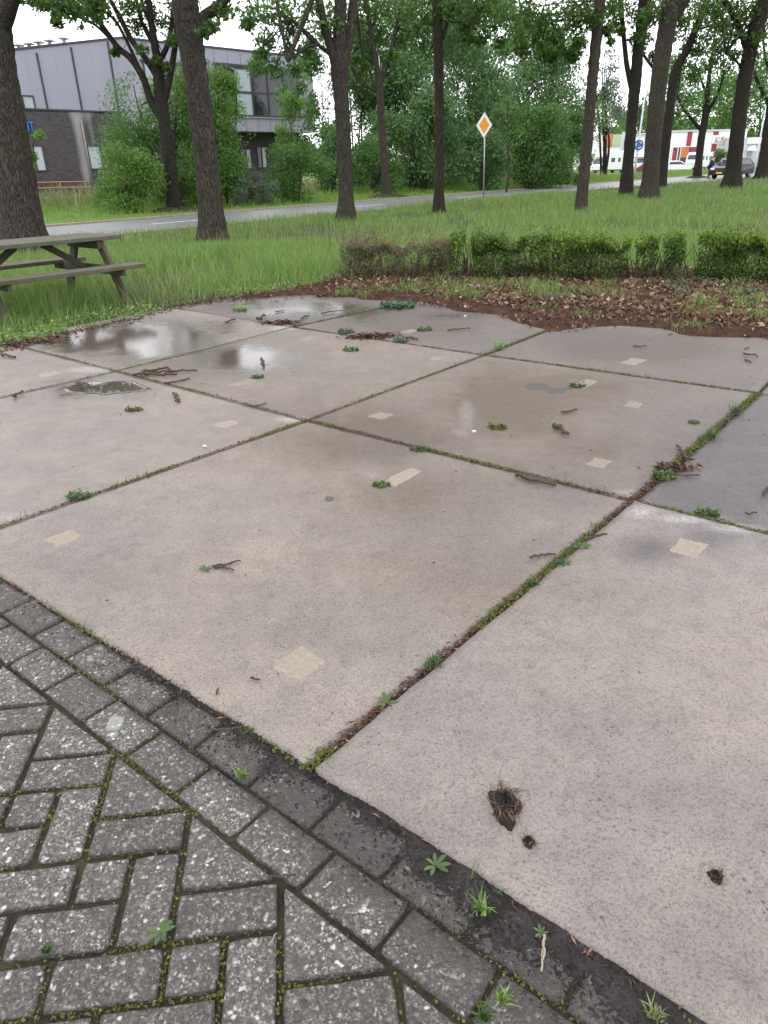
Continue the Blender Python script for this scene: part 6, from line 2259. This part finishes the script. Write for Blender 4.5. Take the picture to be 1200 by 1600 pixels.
# reddish leaf heaps on the rear joints
def heap(x, y, size, n, label):
    p = g(x, y, .004)
    q_ = RN.normal(0, 1, (n, 2)) * np.array([size * .5, size * .2])
    P = np.column_stack([p[:2] + q_, .006 + np.abs(RN.normal(0, .012, n))])
    o = link_mesh('leaf_heap', leaf_mesh('leaf_heap', leaf_quads(P, .05, 0, .8, .25)), M['chips'], None, p)
    return tag(o, label, 'leaf heap', 'reddish leaf heaps in the yard')
heap(578, 527, .26, 300, 'reddish leaf heap on the rear joint between two bluish weeds')
heap(442, 505, .20, 220, 'reddish leaf heap on the rear joint at the dark twig stub')
heap(530, 462, .34, 380, 'reddish litter heap on the rear edge of the wettest slab')
heap(28, 535, .42, 520, 'reddish litter heap at the left edge by the lawn')
heap(1052, 731, .12, 70, 'reddish litter heap in the weedy right joint')

# ------------------------------------------------------------------ dried sods on the right slab
def sod(name, x, y, rx, ry, h, nf, label):
    p = g(x, y, .008)
    mb = MB()
    n, rings = 30, 6
    vs_, fs_ = [], []
    for j in range(rings + 1):
        t = j / rings
        for i in range(n):
            a = 2 * math.pi * i / n
            r_ = (1 - t) * (1 + .16 * math.sin(3 * a + .5) + .10 * math.sin(5 * a + 2) + .07 * math.sin(11 * a)) + .02
            z = h * (1 - (1 - t) ** 2.2) * (1 + .25 * math.sin(4 * a + j)) * (1 if j else 0)
            vs_.append(p + np.array([rx * r_ * math.cos(a), ry * r_ * math.sin(a), z]))
    for j in range(rings):
        for i in range(n):
            fs_.append((j * n + i, j * n + (i + 1) % n, (j + 1) * n + (i + 1) % n, (j + 1) * n + i))
    fs_.append(tuple(rings * n + i for i in range(n)))
    mb.add(vs_, fs_)
    o = mb.build(name, M['dung'], None, p, True)
    a = RN.uniform(0, 6.28, nf)
    rr = RN.uniform(.25, 1.05, nf)
    P = np.column_stack([p[0] + rx * rr * np.cos(a), p[1] + ry * rr * np.sin(a), np.full(nf, p[2]) + RN.uniform(.001, h * .8, nf)])
    V = grass_blades(P, np.full(nf, rx * .55) * RN.uniform(.3, 1.4, nf), .003, 1.6)
    link_mesh('root_fibres', blade_mesh('root_fibres', V), M['fibre'], o)
    return tag(o, label, 'sod', 'dried sods on the right slab')


sod('dried_sod', 789, 1262, .036, .058, .030, 260, 'biggest dried grass sod on the lower right slab')
sod('dried_sod', 826, 1318, .014, .014, .018, 70, 'small crumb of sod just below the biggest one')
sod('dried_sod', 1118, 1371, .015, .016, .016, 80, 'star shaped dark crumb of sod near the right edge')
for x, y, r_, lab in ((741, 675, .014, 'bright white chip beside the white bloom of the oil spotted slab'), (320, 698, .013, 'whitish flat chip near the joint on the puddle slab'), (727, 494, .02, 'pale pebble on the rear slab before the mulch')):
    p = g(x, y, .003)
    n = 9
    ring = [p + np.array([math.cos(2 * math.pi * i / n) * r_ * random.uniform(.6, 1.1), math.sin(2 * math.pi * i / n) * r_ * random.uniform(.7, 1.2), 0]) for i in range(n)]
    o = MB().prism(ring, (0, 0, .008)).build('chip', M['whitechip'], None, p)
    tag(o, lab, 'chip', 'pale chips on the slabs')
